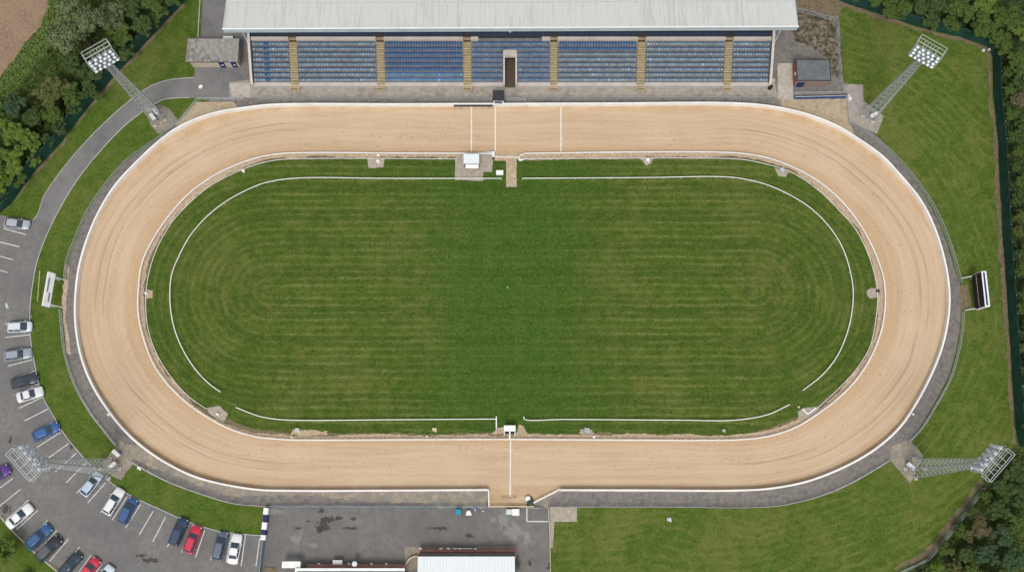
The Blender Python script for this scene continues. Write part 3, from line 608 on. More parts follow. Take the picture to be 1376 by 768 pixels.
# green fabric fence
def fabric_fence(label, pxpts, h, step=3.0):
    g = W(pxpts); b = g[len(g)//2].copy(); root = empty('screen_fence', b, 0, label, 'fence')
    vs = []; fs = []; pts = jag(g, .0, 1.0, closed=False)+[g[-1]]
    for i, p in enumerate(pts):
        for j, zz in enumerate((.02, h*.35, h*.7, h)):
            vs.append((p.x+random.uniform(-.05, .05), p.y+random.uniform(-.05, .05), zz+(random.uniform(-.06, .03) if j == 3 else 0)))
    for i in range(len(pts)-1):
        for j in range(3): a = i*4+j; fs.append((a, a+4, a+5, a+1))
    o = MB().add(vs, fs).build('fabric_screen', M['fabric'], root, loc=-b)
    s = o.modifiers.new('solid', 'SOLIDIFY'); s.thickness = .03
    posts_for(root, offset(g, .12), step, .1, h+.12, M['galv'], b)
    mb = MB(); ribbon_wall(mb, offset(g, .05), .05, h+.03, h+.08); mb.build('rail', M['fabric'], root, loc=-b)
    return root
fabric_fence('dark green fabric screen fence between the left trees and the grass', list(reversed([(252,-12),(245,5),(180,75),(150,107),(100,167.5),(82,192),(45,232),(15,274),(-8,292)])), 3.6)
fabric_fence('dark green fabric screen fence slanting above the top right lawn', [(1100,-12),(1139,6),(1187,21),(1237,37.5),(1289,50),(1328,63)], 3.3)
fabric_fence('dark green fabric screen fence running down the right side', [(1328,63),(1334,77),(1334.5,125),(1341,192),(1347,317),(1352,384),(1357,459),(1364.5,576),(1370,600)], 3.3)
pipe_fence('thin mesh fence along the bottom right woodland', [(1325,655),(1281,714),(1250,751),(1207,772)], 1.6, 2.6, 'galv', w=.05)
# yard side fence with panels
g = W([(360,681),(357,706),(353,735),(351,775)]); b = g[1].copy()
root = empty('panel_fence', b, 0, 'fence with white and dark blue panels between the car park and the yard', 'fence')
for i, (y0_, y1_, m) in enumerate(((682,691,'white'),(691,700,'navy'),(701,711,'white'),(711,718,'navy'),(718,725,'white'),(725,745,'bluerail'),(745,772,'bluerail'))):
    xa = 360-(y0_-681)*.105; xb = 360-(y1_-681)*.105
    w_ = {'white': .75, 'navy': .6}.get(m, .12)
    mb = MB(); ribbon_wall(mb, [P(xa, y0_)-b, P(xb, y1_-.4)-b], w_, .25 if w_ > .2 else 0, 1.35); mb.build('panel', M[m], root)
posts_for(root, g, 2.4, .1, 1.5, M['galv'], b)

# ------------------------------------------------------------------ grandstand
XL = P(341, 111, .9).x; XR = P(1032.5, 111, .9).x
YF = P(688, 118).y; Y1 = P(688, 111).y*(1-.9/D); RD, RH = .78, .38; Z1 = .9; NR = 8
st = empty('grandstand', (0, YF, 0), 0, 'long grandstand with tiers of blue seats under a white ribbed roof', 'grandstand')
def sp(mb, name, mat, parent=st, **k): return mb.build(name, mat, parent, loc=(0, -YF, 0) if parent is st else None, **k)
aisle = [(P(a, 112, .9).x, P(c, 112, .9).x) for a, c in ((391,401.5),(507,517.5),(623,633.5),(739,748.5),(855.5,866),(972,982))]
tun = (P(678.5, 112, .9).x, P(692.5, 112, .9).x); TZ = 5   # rows cut by the tunnel
YB = Y1+NR*RD; ZB = Z1+NR*RH
mb = MB()
for r in range(NR):
    y0_, y1_ = Y1+r*RD, YB; z = Z1+r*RH
    xs = [(XL, XR)] if r > TZ else [(XL, tun[0]-.28), (tun[1]+.28, XR)]
    for a, c in xs: mb.box(((a+c)/2, (y0_+y0_+RD)/2, z/2), (c-a, RD, z))
sp(mb, 'terrace', M['terr'])
mb = MB()
for a, c in ((XL-.3, tun[0]-.3), (tun[1]+.3, XR+.3)): mb.box(((a+c)/2, (YF+Y1)/2-.01, (Z1+.05)/2), (c-a, Y1-YF, Z1+.05))
sp(mb, 'front_wall', M['band'])
# tunnel: side walls and lintel
yt = Y1+(TZ+1)*RD
for s_, x in ((-1, tun[0]-.14), (1, tun[1]+.14)):
    mb = MB(); z1 = Z1+.95; z2 = Z1+TZ*RH+1.0
    w_ = .13
    vs = [(x-w_, YF-.05, 0), (x+w_, YF-.05, 0), (x+w_, yt, 0), (x-w_, yt, 0), (x-w_, YF-.05, z1), (x+w_, YF-.05, z1), (x+w_, yt, z2), (x-w_, yt, z2)]
    mb.add(vs, [(3,2,1,0),(4,5,6,7),(0,1,5,4),(1,2,6,5),(2,3,7,6),(3,0,4,7)]); sp(mb, 'tunnel_wall', M['band'])
mb = MB().box(((tun[0]+tun[1])/2, yt-.45, Z1+TZ*RH+.6), (tun[1]-tun[0]-.01, 1.1, .9)); sp(mb, 'tunnel_lintel', M['band'])
mb = MB().box(((tun[0]+tun[1])/2, YF+3, .02+.04), (tun[1]-tun[0], 6, .03)); sp(mb, 'tunnel_floor', M['tunnel'])
mb = MB().box(((tun[0]+tun[1])/2, yt-.02, 1.3), (tun[1]-tun[0], .04, 2.4)); sp(mb, 'tunnel_dark_end', M['black'])  # black panel paints in the dark of the tunnel interior
# stairs
for a, c in aisle:
    mb = MB(); n2 = NR*2+1
    for k in range(n2):
        y = Y1+(k-.0)*RD/2; z = Z1+k*RH/2+.03
        if k == n2-1: mb.box(((a+c)/2, YB+.8, (z+ZB+1.2)/2/1), (c-a, 1.7, .1)); continue
        mb.box(((a+c)/2, y+RD/4, z/2+.1), (c-a-.02, RD/2, z-.2+.2), m=0)
        mb.box(((a+c)/2, y+.035, z+.105), (c-a-.04, .07, .014), m=1)
    for k, hh_ in enumerate((.3, .65, 1.0, 1.1)): mb.box(((a+c)/2, YF-.45+k*.34, hh_/2), (c-a, .34, hh_)); mb.box(((a+c)/2, YF-.59+k*.34, hh_+.008), (c-a-.02, .06, .014), m=1)
    sp(mb, 'staircase', [M['stair'], M['cream']])
    for x in (a-.06, c+.06):
        mb = MB(); mb.box((x, YF-.12, .42), (.12, 1.0, .84)); sp(mb, 'stair_cheek', M['tan'])
# back parapet bands + upper deck
yb = YB
segs = [(XL, aisle[0][0])]+[(aisle[i][1], aisle[i+1][0]) for i in range(5)]+[(aisle[5][1], XR)]
cx = (P(643, 55, 4).x, P(728, 55, 4).x)
for i, (a, c) in enumerate(segs):
    lst = [(a, c)] if i != 3 else [(a, cx[0]), (cx[1], c)]
    for a2, c2 in lst:
        mb = MB().box(((a2+c2)/2, yb+.25, (ZB+.9)/2), (c2-a2-.02, .5, ZB+.9)); sp(mb, 'parapet', M['band'])
mb = MB().box(((cx[0]+cx[1])/2, yb+.25, ZB/2+.1), (cx[1]-cx[0]-.02, .5, ZB+.2)); sp(mb, 'walkway', M['terr'])
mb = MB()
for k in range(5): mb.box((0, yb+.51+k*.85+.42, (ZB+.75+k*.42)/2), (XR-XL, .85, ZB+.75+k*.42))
sp(mb, 'upper_terrace', M['dark'])  # dark grey carries the shade under the roof
# side walls, raked, pale capping
for x, s_ in ((XL-.2, -1), (XR+.2, 1)):
    mb = MB(); yy = [YF+.05, Y1+.3, YB, YB+5.5]; zz = [1.3, Z1+1.1, ZB+1.3, ZB+3.4]
    for w_, dz, m in ((.15, 0, 0), (.21, .1, 1)):
        vs = []
        for y, z in zip(yy, zz):
            lo = 0 if m == 0 else z+.002; vs += [(x-w_, y, lo), (x+w_, y, lo), (x+w_, y, z+dz), (x-w_, y, z+dz)]
        fs = [(i*4+k, i*4+(k+1) % 4, i*4+4+(k+1) % 4, i*4+4+k) for i in range(3) for k in range(4)]+[(3,2,1,0),(12,13,14,15)]
        mb.add(vs, fs, m)
    sp(mb, 'side_wall', [M['concrete'], M['band']])
mb = MB().box((0, YB+16, 4.0), (XR-XL+.6, .3, 8)); sp(mb, 'back_wall', M['concrete'])
mb = MB().box((0, YB+11, ZB+3.0), (XR-XL, 10, .2)); sp(mb, 'concourse_floor', M['concrete'])
# roof
RX0 = P(299.5, 40, 11).x; RX1 = P(1072.5, 37, 11).x
RY = P(688, 37.5, 11).y+.1; RZ = 11.0; SL = math.tan(R(13)); RL = 15.0
def roof(mbname, x0, x1, y0, ln, z, sl, pitch, mat, parent, loc, th=.12, rib=.05, tilt=0.0):
    n = int((x1-x0)/pitch); vs = []; fs = []
    xs = []
    for k in range(n+1):
        x = x0+(x1-x0)*k/n; dx = (x1-x0)/n
        xs += [(x, 0), (x+dx*.62, 0), (x+dx*.70, rib), (x+dx*.90, rib)] if k < n else [(x, 0)]
    for x, h in xs:
        ty = tilt*(x-(x0+x1)/2)
        vs += [(x, y0+ty, z+h), (x, y0+ln+ty, z-sl*ln+h), (x, y0+ln+ty, z-sl*ln-th), (x, y0+ty, z-th)]
    m = len(xs)
    for i in range(m-1):
        o = i*4
        for k in range(4): fs.append((o+4+k, o+4+(k+1) % 4, o+(k+1) % 4, o+k))
    fs += [(0,1,2,3), ((m-1)*4+3, (m-1)*4+2, (m-1)*4+1, (m-1)*4)]
    return MB().add(vs, fs).build(mbname, mat, parent, loc=loc)
TILT = .0045
rf = roof('roof', RX0, RX1, RY, RL, RZ, SL, .42, M['roof'], st, (0, -YF, 0), tilt=TILT)
def tb(x0, x1, y, z, dy, dz, name, mat):   # bar across the stand following the slight skew
    mb = MB(); cxm = (RX0+RX1)/2; a = (x0, y+TILT*(x0-cxm), z); c = (x1, y+TILT*(x1-cxm), z)
    mb.bar(a, c, dy, dz); return mb.build(name, mat, rf)
tb(RX0-.05, RX1+.05, RY-.10, RZ-.62, .16, 1.35, 'fascia', M['fascia'])
tb(RX0-.1, RX1+.1, RY-.12, RZ+.10, .20, .08, 'gutter', M['white'])
tb(RX0, RX1, RY+4.9, RZ-SL*4.9+.075, .12, .04, 'seam', M['lampbody'])
for x, s_ in ((RX0, -1), (RX1, 1)):
    dy = TILT*(x-(RX0+RX1)/2)
    mb = MB(); mb.add([(x-.06, RY+dy-.02, RZ+.08), (x+.06, RY+dy-.02, RZ+.08), (x+.06, RY+RL+dy, RZ-SL*RL+.08), (x-.06, RY+RL+dy, RZ-SL*RL+.08),
        (x-.06, RY+dy-.02, RZ-1.25), (x+.06, RY+dy-.02, RZ-1.25), (x+.06, RY+RL+dy, RZ-SL*RL-.4), (x-.06, RY+RL+dy, RZ-SL*RL-.4)],
        [(0,1,2,3),(7,6,5,4),(4,5,1,0),(5,6,2,1),(6,7,3,2),(7,4,0,3)]); mb.build('verge_trim', M['fascia'], rf)
for x in [XL-.1]+[ (a+c)/2 for a, c in aisle]+[XR+.1]:
    mb = MB(); mb.bar((x, RY+.4, RZ-1.1), (x, YB+8, RZ-SL*8-1.6), .25, .35); mb.bar((x, YB+8, 0), (x, YB+8, RZ-SL*8-1.2), .3); sp(mb, 'roof_beam', M['dark'])
for x in (XL-.55, XR+.55):
    mb = MB(); mb.bar((x, YB-.5, ZB*0+.1), (x, RY+.6, RZ-.9), .16); mb.bar((x, YB+3.0, 4), (x, RY+.6, RZ-1.3), .12); sp(mb, 'side_strut', M['galv_light'])
mb = MB().box(((P(685.5,45,9.6)).x, RY-.05, RZ-1.5), (.28, .3, .28)); lmp = sp(mb, 'spotlight', M['white'])
# seats
def seat_geo(x, y, z, w=.40):
    vs = []; fs = []; part = []
    def bx(cx_, cy_, cz, dx, dy, dz, pt, lean=0.0, taper=1.0):
        o = len(vs)
        for k, zz in ((1, -dz/2), (taper, dz/2)):
            for a, b_ in ((-1, -1), (1, -1), (1, 1), (-1, 1)): vs.append((cx_+a*dx/2*k, cy_+b_*dy/2+(lean if zz > 0 else 0), cz+zz))
        for f in ((3,2,1,0),(4,5,6,7),(0,1,5,4),(1,2,6,5),(2,3,7,6),(3,0,4,7)): fs.append(tuple(i+o for i in f)); part.append(pt)
    bx(x, y-.02, z+.40, w*.78, .36, .05, 0); bx(x, y+.19, z+.60, w*.90, .05, .36, 1, .07, .7); bx(x, y+.04, z+.19, .06, .1, .37, 2)
    return vs, fs, part
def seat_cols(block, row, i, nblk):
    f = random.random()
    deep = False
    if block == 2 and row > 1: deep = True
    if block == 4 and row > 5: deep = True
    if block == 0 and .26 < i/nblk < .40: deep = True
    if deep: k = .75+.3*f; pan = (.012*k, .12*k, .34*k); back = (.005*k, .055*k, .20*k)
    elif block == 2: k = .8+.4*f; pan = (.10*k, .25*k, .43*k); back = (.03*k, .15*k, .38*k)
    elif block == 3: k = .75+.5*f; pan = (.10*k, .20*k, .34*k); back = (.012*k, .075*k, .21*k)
    else: k = .7+.5*f; pan = (.235*k, .335*k, .43*k); back = (.025*k, .075*k, .16*k)  # pale pans: faded plastic plus a painted highlight, backs darker
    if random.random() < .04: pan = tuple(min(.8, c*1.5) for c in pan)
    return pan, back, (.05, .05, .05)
allseats = []
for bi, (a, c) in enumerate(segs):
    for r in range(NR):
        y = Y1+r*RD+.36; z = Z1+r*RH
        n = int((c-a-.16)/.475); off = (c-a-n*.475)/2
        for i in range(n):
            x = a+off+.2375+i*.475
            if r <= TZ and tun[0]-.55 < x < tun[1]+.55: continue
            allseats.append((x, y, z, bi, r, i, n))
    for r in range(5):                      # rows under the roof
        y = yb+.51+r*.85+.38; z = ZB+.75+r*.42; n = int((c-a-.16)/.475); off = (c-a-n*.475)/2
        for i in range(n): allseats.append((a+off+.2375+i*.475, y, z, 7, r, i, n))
order = sorted(range(len(allseats)), key=lambda k: (allseats[k][4] if allseats[k][3] != 7 else 99, abs(allseats[k][0])))
single = set(order[:100])
def seat_mesh(name, lst, origin=True):
    V_, F_, C_ = [], [], []
    for (x, y, z, bi, r, i, n) in lst:
        if bi == 7: cols = ((.012, .03, .09), (.008, .02, .06), (.03, .03, .03))  # roof shade put into the darker colours of these rows
        else: cols = seat_cols(bi, r, i, n)
        vs, fs, pt = seat_geo(x, y, z); o = len(V_); V_ += vs; F_ += [tuple(k+o for k in f) for f in fs]; C_ += [cols[p] for p in pt for _ in range(4)]
    me = bpy.data.meshes.new(name); me.from_pydata(V_, [], F_); me.materials.append(M['seat'])
    at = me.color_attributes.new('Col', 'FLOAT_COLOR', 'CORNER')
    at.data.foreach_set('color', np.array([c+(1.0,) for c in C_], dtype=np.float32).ravel())
    o = bpy.data.objects.new(name, me); COL.objects.link(o); o.parent = st; return o
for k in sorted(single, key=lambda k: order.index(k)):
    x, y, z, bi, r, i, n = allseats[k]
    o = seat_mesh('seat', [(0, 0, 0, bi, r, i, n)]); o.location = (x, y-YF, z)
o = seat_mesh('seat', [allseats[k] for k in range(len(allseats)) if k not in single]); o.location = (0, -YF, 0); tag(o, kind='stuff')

# ------------------------------------------------------------------ huts and buildings
def gable_hut(): pass
# left hut
c0 = P(256.5, 91); c1 = P(327, 91); cB = P(292, 66)
hx0, hx1 = c0.x+.4, c1.x-.5; hy0 = P(290, 90.5).y; hh = 2.9; hd = 3.5
root = empty('tan_hut', ((hx0+hx1)/2, hy0, 0), 0, 'tan rendered hut with a lichened roof left of the grandstand', 'hut')
b = root.location.copy(); w_ = hx1-hx0
MB().box((0, hd/2, hh/2), (w_, hd, hh)).build('wall', M['tan'], root)
roof('roof', -w_/2-.35, w_/2+.3, -.35, hd+.9, hh+.38, .09, .3, M['roofold'], root, (0, 0, 0), rib=.06)
MB().bar((-w_/2-.35, -.37, hh+.28), (w_/2+.3, -.37, hh+.28), .06, .2).build('fascia', M['dark'], root)
for px in (301, 317):
    x = P(px, 90).x-b.x; d_ = MB().box((x, -.03, 1.05), (.95, .06, 2.1)).build('door', M['navy'], root)
    MB().box((x+.05, -.07, 1.1), (.4, .02, .3)).build('sign', M['white'], d_)
o = MB().box((0, 0, .45), (1.6, .8, .9)).box((0,0,.93),(1.7,.9,.06)).build('plant_unit', M['white'], None, loc=P(308, 55)); tag(o, 'white plant unit behind the tan hut', 'unit')
# brick hut
hx0, hx1 = P(1066, 117).x, P(1109, 117).x; hy0 = P(1090, 116.5).y; hd = 3.6; hh = 2.9; w_ = hx1-hx0
root = empty('brick_hut', ((hx0+hx1)/2, hy0, 0), 0, 'small red brick hut with a flat grey roof right of the grandstand', 'hut'); b = root.location.copy()
MB().box((0, hd/2, hh/2), (w_, hd, hh)).build('wall', M['brick'], root)
rf2 = MB().box((0, hd/2, hh+.08), (w_+.25, hd+.3, .16)).build('roof', M['felt'], root)
mb = MB()
for s_ in (-1, 1): mb.box((s_*(w_/2+.08), hd/2, hh+.20), (.12, hd+.3, .09)); mb.box((0, hd/2+s_*(hd/2+.09), hh+.202), (w_+.05, .12, .09))
mb.build('roof_trim', M['dark'], rf2)
d_ = MB().box((-w_/2+.95, -.04, 1.0), (1.25, .08, 2.0)).build('door', M['navy'], root); MB().box((-w_/2+1.4, -.1, 1.0), (.06, .05, .2)).build('handle', M['galv'], d_)
MB().box((-w_/2-.06, 1.6, 1.9), (.12, .5, .5)).build('vent', M['white'], root)
# bottom building (white roof)
bx0, bx1 = P(561.5, 747, 3.2).x, P(692, 747, 3.2).x; by = P(620, 747, 3.2).y
root = empty('club_building', ((bx0+bx1)/2, by-6, 0), 0, 'brick building with a white ribbed roof at the bottom edge of the yard', 'building'); w_ = bx1-bx0
MB().box((0, 0, 1.5), (w_-.1, 12.9, 3.0)).build('wall', M['brick'], root)
roof('roof', -w_/2, w_/2, 6.0-14, 14, 3.2-.0, 0.0, .5, M['roofwhite'], root, (0, 0, 0), rib=.06)
MB().box((0, 6.25, 2.96), (w_, .45, .10)).build('gutter', M['dark'], root)
mb = MB().box((0, 6.8, .5), (w_, .5, 1.0)); mb.build('plinth', M['plinth'], root)
for px, wd in ((603, .5), (612, .3), (618, .35), (639, .4), (566, .4), (593, .5)):
    x = P(px, 742).x-root.location.x; MB().box((x, 7.12, .85), (wd, .25, .5)).build('wall_light', M['white'], root)
MB().box((P(622, 741).x-root.location.x, 7.15, 1.08), (3.1, .12, .12)).build('hand_rail', M['white'], root)
# bottom-left low building
bx0, bx1 = P(396.5, 765, 2.6).x, P(544, 765, 2.6).x; by = P(470, 763.3, 2.6).y
root = empty('annexe_building', ((bx0+bx1)/2, by-4, 0), 0, 'low brick building with a white roof edge left of the white roofed building', 'building'); w_ = bx1-bx0
MB().box((0, -.6, 1.2), (w_-.6, 9, 2.4)).build('wall', M['brick'], root)
MB().box((.6, 4.2, .55), (w_-2.0, .75, 1.1)).build('plinth', M['plinth'], root)
r3 = MB().box((0, -.5, 2.45), (w_, 9.2, .16)).build('roof', M['felt'], root)
MB().box((0, 3.86, 2.58), (w_, .42, .2)).build('parapet', M['white'], r3)
MB().box((-w_/2+.2, -.5, 2.585), (.35, 8.4, .2)).build('parapet', M['white'], r3)
for px in (430, 470, 500, 520, 405):
    MB().box((P(px, 760).x-root.location.x, 4.67, .9), (.35, .2, .35)).build('wall_light', M['white'], root)
MB().box((P(455, 758).x-root.location.x, 4.9, 1.2), (1.5, .7, .2)).build('canopy', M['galv_light'], root)
# white market canopy
p = P(395, 757); root = empty('canopy', p, 0, 'white flat canopy at the yard edge left of the low brick building', 'canopy')
MB().box((0, 0, 2.3), (2.9, 1.0, .12)).build('canopy_top', M['white'], root)
for sx in (-1, 1):
    for sy in (-1, 1): MB().bar((sx*1.35, sy*.42, 0), (sx*1.35, sy*.42, 2.24), .07).build('leg', M['galv'], root)
# dish
p = P(479, 756); root = empty('satellite_dish', p, 0, 'grey round dish on a post behind the low brick building', 'dish')
MB().bar((0, 0, 0), (0, 0, 2.0), .08).build('pole', M['galv'], root); MB().cyl((0, 0, 2.0), .15, .25, 16, r2=.42).build('dish', M['lampbody'], root)
# curved cream hose rail
g = W(catmull([(541,766),(546,757),(552,749),(561,746)], 5)); b = g[5].copy(); mb = MB(); ribbon_wall(mb, g, .16, .05, .9)
tag(mb.build('curved_wall', M['cream']), 'low curved cream wall at the corner of the white roofed building', 'wall')

# infield hut (open lower front)
p = P(634, 226); root = empty('infield_hut', p, 0, 'small hut with a white metal roof on gravel inside the upper straight', 'hut')
MB().box((0, .75, 1.1), (2.4, 1.5, 2.2)).build('wall', M['dark'], root)
MB().box((0, .95, 2.30), (2.65, 1.75, .08)).build('roof', M['roofwhite'], root)
o = MB(); o.add([(-1.0,-.55,1.75),(1.2,-.55,1.75),(1.2,.1,2.2),(-1.0,.1,2.2),(-1.0,-.55,1.69),(1.2,-.55,1.69),(1.2,.1,2.14),(-1.0,.1,2.14)], [(0,1,2,3),(7,6,5,4),(4,5,1,0),(5,6,2,1),(6,7,3,2),(7,4,0,3)]); o.build('hatch', M['white'], root)
for sx in (-1.05, 1.2): MB().bar((sx, -.5, 0), (sx, -.5, 1.7), .07).build('post', M['galv'], root)
o = MB().box((0, 0, .3), (1.15, .72, .6)).box((0, 0, .62), (1.25, .8, .06)).build('white_cabinet', M['white'], None, loc=P(671.5, 233), bevel=.05); tag(o, 'white cabinet on the grass just left of the sand notch', 'cabinet')
p = P(663, 211); root = empty('rail_machine', p, 0, 'white rail end machine at the finish line inside the upper straight', 'machine')
MB().box((0, .3, .45), (.45, .9, .9)).build('body', M['white'], root, bevel=.04); MB().box((-.6, .6, .75), (.9, .3, .2)).build('arm', M['lampbody'], root); MB().cyl((0, -.25, 0), .2, .3).build('wheel', M['black'], root)
o = MB().box((-.15, 0, .25), (.45, .3, .5)).box((.2, .05, .2), (.35, .25, .4)).build('hydrant_box', M['white'], None, loc=P(700, 215.5), bevel=.03); tag(o, 'small white box by the curved rail end right of the sand gap', 'box')
# lower finish box
p = P(685, 584); root = empty('lure_hut', p, 0, 'small open fronted white hut inside the lower straight', 'hut')
MB().box((0, 1.15, 1.0), (1.7, .12, 2.0)).build('back_wall', M['white'], root)
for sx in (-.85, .85): MB().box((sx, .55, .9), (.12, 1.25, 1.8)).build('side_wall', M['white'], root)
MB().box((0, .95, 2.05), (1.9, .95, .1)).build('roof', M['white'], root); MB().box((0, .5, .5), (1.3, .5, .9)).build('machine', M['black'], root)
MB().bar((0, .5, 1.3), (0, -.9, 1.1), .22, .1).build('camera_arm', M['white'], root)
# judge box in the wall
p = P(670, 142); root = empty('judges_box', p, 0, 'small judges box with a dark roof and white window front above the finish line', 'box')
MB().box((0, .7, 1.2), (1.75, 1.3, 2.4)).build('wall', M['white'], root); MB().box((0, .9, 2.47), (1.95, 1.9, .12)).build('roof', M['dark'], root)
w1 = MB().box((0, .03, 1.6), (1.3, .05, .75)).build('window', M['glass'], root); MB().box((0, -.01, 1.2), (1.5, .1, .08)).build('sill', M['galv'], w1)
for a, c, lb in (((610,142),(662,142),'dark slatted barrier on the white wall left of the judges box'),):
    r, g, b = rail_thing('slat_barrier', lb, 'barrier', [a, c], 1.25, .34, .06, M['dark'], 1.2, .06)
    mb = MB()
    for k in range(9): 
        q = g[0].lerp(g[1], (k+.5)/9); mb.box((q.x, q.y-.2, 1.12), (.35, .03, .12))
    mb.build('slats', M['galv'], r, loc=-b)
pipe_fence('pen rail right of the judges box', [(680,132),(706,132),(707,142)], 1.2, 1.2, 'galv_light')

# small yard objects
def bin_(loc, c, lid, label, w=1.0, d=.9, h=1.1, name='wheelie_bin', cat='bin'):
    root = empty(name, loc, random.uniform(-.05, .05), label, cat)
    MB().box((0, 0, h/2), (w*.88, d*.88, h), top=1.08).build('body', c, root, bevel=.03)
    MB().box((0, 0, h+.05), (w, d, .09), top=.9).build('lid', lid, root, bevel=.03)
    MB().box((0, -d/2-.03, h-.05), (w*.6, .06, .05)).build('handle', c, root)
    for s_ in (-1, 1): MB().box((s_*w*.38, d*.4, .08), (.08, .2, .16)).build('wheel', M['tyre'], root)
bin_(P(616, 687), M['turq'], M['turq'], 'turquoise square bin by the yard rail, left of the white rounded tank')
bin_(P(684, 687), M['turq'], M['galv_light'], 'blue grey bin against the lower track gate')
o = MB().cyl((0, 0, 0), .40, .8, 16).dome((0, 0, .8), .40, .2, 16).box((0, -.3, .3), (.9, .3, .5)).build('water_tank', M['white'], None, loc=P(630, 688)); tag(o, 'white rounded tank beside the turquoise bin', 'tank')
o = MB().box((0, 0, .3), (.28, .55, .6)).box((.02, .1, .63), (.3, .3, .06)).build('crate', M['violet'], None, loc=P(638.5, 684), rz=.4); tag(o, 'small violet crate by the yard rail', 'crate')
o = MB().dome((0,0,0), .16, .3, 8, 3).build('traffic_stud', M['white'], None, loc=P(649, 686)); tag(o, 'tiny white marker on the yard tarmac', 'marker')
o = MB().box((0, 0, .55), (1.05, .95, 1.1)).box((0, 0, 1.13), (1.15, 1.05, .08)).build('white_container', M['white'], None, loc=P(693, 687.5), bevel=.04); tag(o, 'white square container beside the blue grey bin', 'container')
p = P(711, 672); root = empty('starting_cart', p, .3, 'dark green cart with a white rounded hood beside the lower track gate', 'cart')
MB().box((.1, -.3, .55), (1.0, 1.0, .7), top=.85).build('body', M['green'], root, bevel=.05); MB().cyl((-.1, .35, .55), .5, .35, 14, r2=.35).build('hood', M['white'], root)
for sx in (-.45, .55):
    for sy in (-.65, .25): MB().box((sx, sy, .2), (.14, .4, .4)).build('wheel', M['tyre'], root)
MB().bar((.5, -.6, .9), (.9, -.9, .95), .05).build('handle', M['galv'], root)
o = MB().box((0,0,.05),(1.9,.7,.1)).box((.0,0,.16),(1.7,.5,.1)).box((1.2,.1,.1),(.1,.8,.16)).build('pallet', M['soil'], None, loc=P(362, 764), rz=-.1); tag(o, 'worn wooden pallet lying at the bottom left of the yard', 'pallet')
# stand end bits
p = P(1034, 118.5); root = empty('round_bin', p, 0, 'black round bin at the lower right corner of the grandstand', 'bin'); MB().cyl((0,0,0), .38, .85, 14).build('body', M['black'], root); MB().cyl((0,0,.85), .42, .06, 14).build('lid', M['tyre'], root)
o = MB().box((0,0,.5),(.6,.5,1.0)).box((0,0,1.03),(.66,.56,.06)).build('ticket_post', M['tan'], None, loc=P(1037, 111)); tag(o, 'small tan box above the black round bin', 'box')
o = MB().dome((0,0,0), .35, .5, 10).box((.25,.1,.2),(.4,.3,.4)).build('salt_heap', M['white'], None, loc=P(269.5, 117)); tag(o, 'small white heap on the tarmac in front of the tan hut', 'heap')
o = MB().cyl((0,0,0), .33, 1.0, 14, r2=.26).build('post_cap', M['galv_light'], None, loc=P(1138.5, 131)); tag(o, 'pale drum at the end of the blue banner', 'drum')
o = MB().cyl((0,0,0), .25, .7, 12).build('post_cap', M['white'], None, loc=P(1141, 134)); tag(o, 'small white drum beside the pale drum at the banner end', 'drum')
# track side small items
def item(px, py, label, s=.5, name='track_box', h=.5, mat='white', cat='box'):
    mb = MB().box((0, 0, h/2), (s, s*.8, h), top=.9).box((s*.3, -s*.5, h*.3), (s*.4, s*.3, h*.5)).cyl((0, 0, h), s*.22, .12, 8)
    tag(mb.build(name, M[mat], None, loc=P(px, py), rz=random.uniform(-.4, .4), bevel=.02), label, cat)
item(508.5, 209, 'white box on the left gravel patch between rail and grass, upper one', .45)
item(508, 217, 'white box on the left gravel patch of the upper straight, lower one', .55)
item(592, 213, 'small cream box at the grass edge of the upper straight', .4, mat='cream')
item(870, 215, 'pinkish white box on the gravel patch right of the middle', .6)
item(1050, 228, 'grey sensor box at the inner rail of the upper right bend', .7, mat='galv_light')
item(327.5, 230, 'white box at the inner rail of the upper left bend', .5)
item(197, 394, 'white box at the inner rail of the left bend', .45)
item(1179, 391, 'dark box at the inner rail of the right bend', .5, mat='dark')
item(293, 556, 'white box on the gravel patch of the lower left bend', .45)
item(393, 587, 'cream box on the worn strip of the lower straight, far left', .5, mat='cream')
item(400, 577, 'pale metal box on the grass edge of the lower straight, left', .7, mat='galv_light')
item(574, 586, 'cream box on the worn strip left of the lower hut', .5, mat='cream')
item(584, 576.5, 'pale box on the grass edge left of the lower hut', .7, mat='cream')
item(788.5, 577, 'grey frame box on the grass edge right of the lower hut', .9, mat='galv')
item(798, 586.5, 'white box on the worn strip right of the lower hut', .45)
item(972, 578, 'dark grey box at the grass edge of the lower straight, right', .55, mat='galv')
item(1072.5, 546.5, 'tiny cream box on the grass of the lower right bend', .35, mat='cream')
item(146.5, 556.5, 'white box on the tarmac outside the lower left bend', .4)
item(188, 628, 'white box on the grass beside the lower left floodlight mast', .6)
item(1226, 556, 'white box outside the lower right bend wall', .35)
item(1320.5, 68.5, 'white sack by the fence corner at the top right, left one', .4)
item(1329, 67.5, 'white sack by the fence corner at the top right, right one', .5)
item(899, 697, 'pale litter bag on the bottom right lawn', .7, mat='galv_light', name='litter_bag', cat='bag', h=.25)
g = W([(1078,549),(1085,556),(1096,548)]); mb = MB(); ribbon_wall(mb, g, .22, 0, .25); tag(mb.build('marker_board', M['white']), 'bent white board on gravel inside the lower right bend', 'board')
p = P(1003, 392); root = empty('sprinkler', p, 0, 'small grey sprinkler on the right half of the infield', 'sprinkler')
MB().cyl((0,0,0), .22, .12, 12).build('base', M['dark'], root); MB().cyl((0,0,.12), .06, .5, 8).build('riser', M['galv'], root)
p = P(682, 386); root = empty('sprinkler', p, 0, 'tiny pale sprinkler near the middle of the infield', 'sprinkler')
MB().cyl((0,0,0), .15, .08, 12).build('base', M['galv'], root); MB().cyl((0,0,.08), .04, .4, 8).build('riser', M['galv'], root)
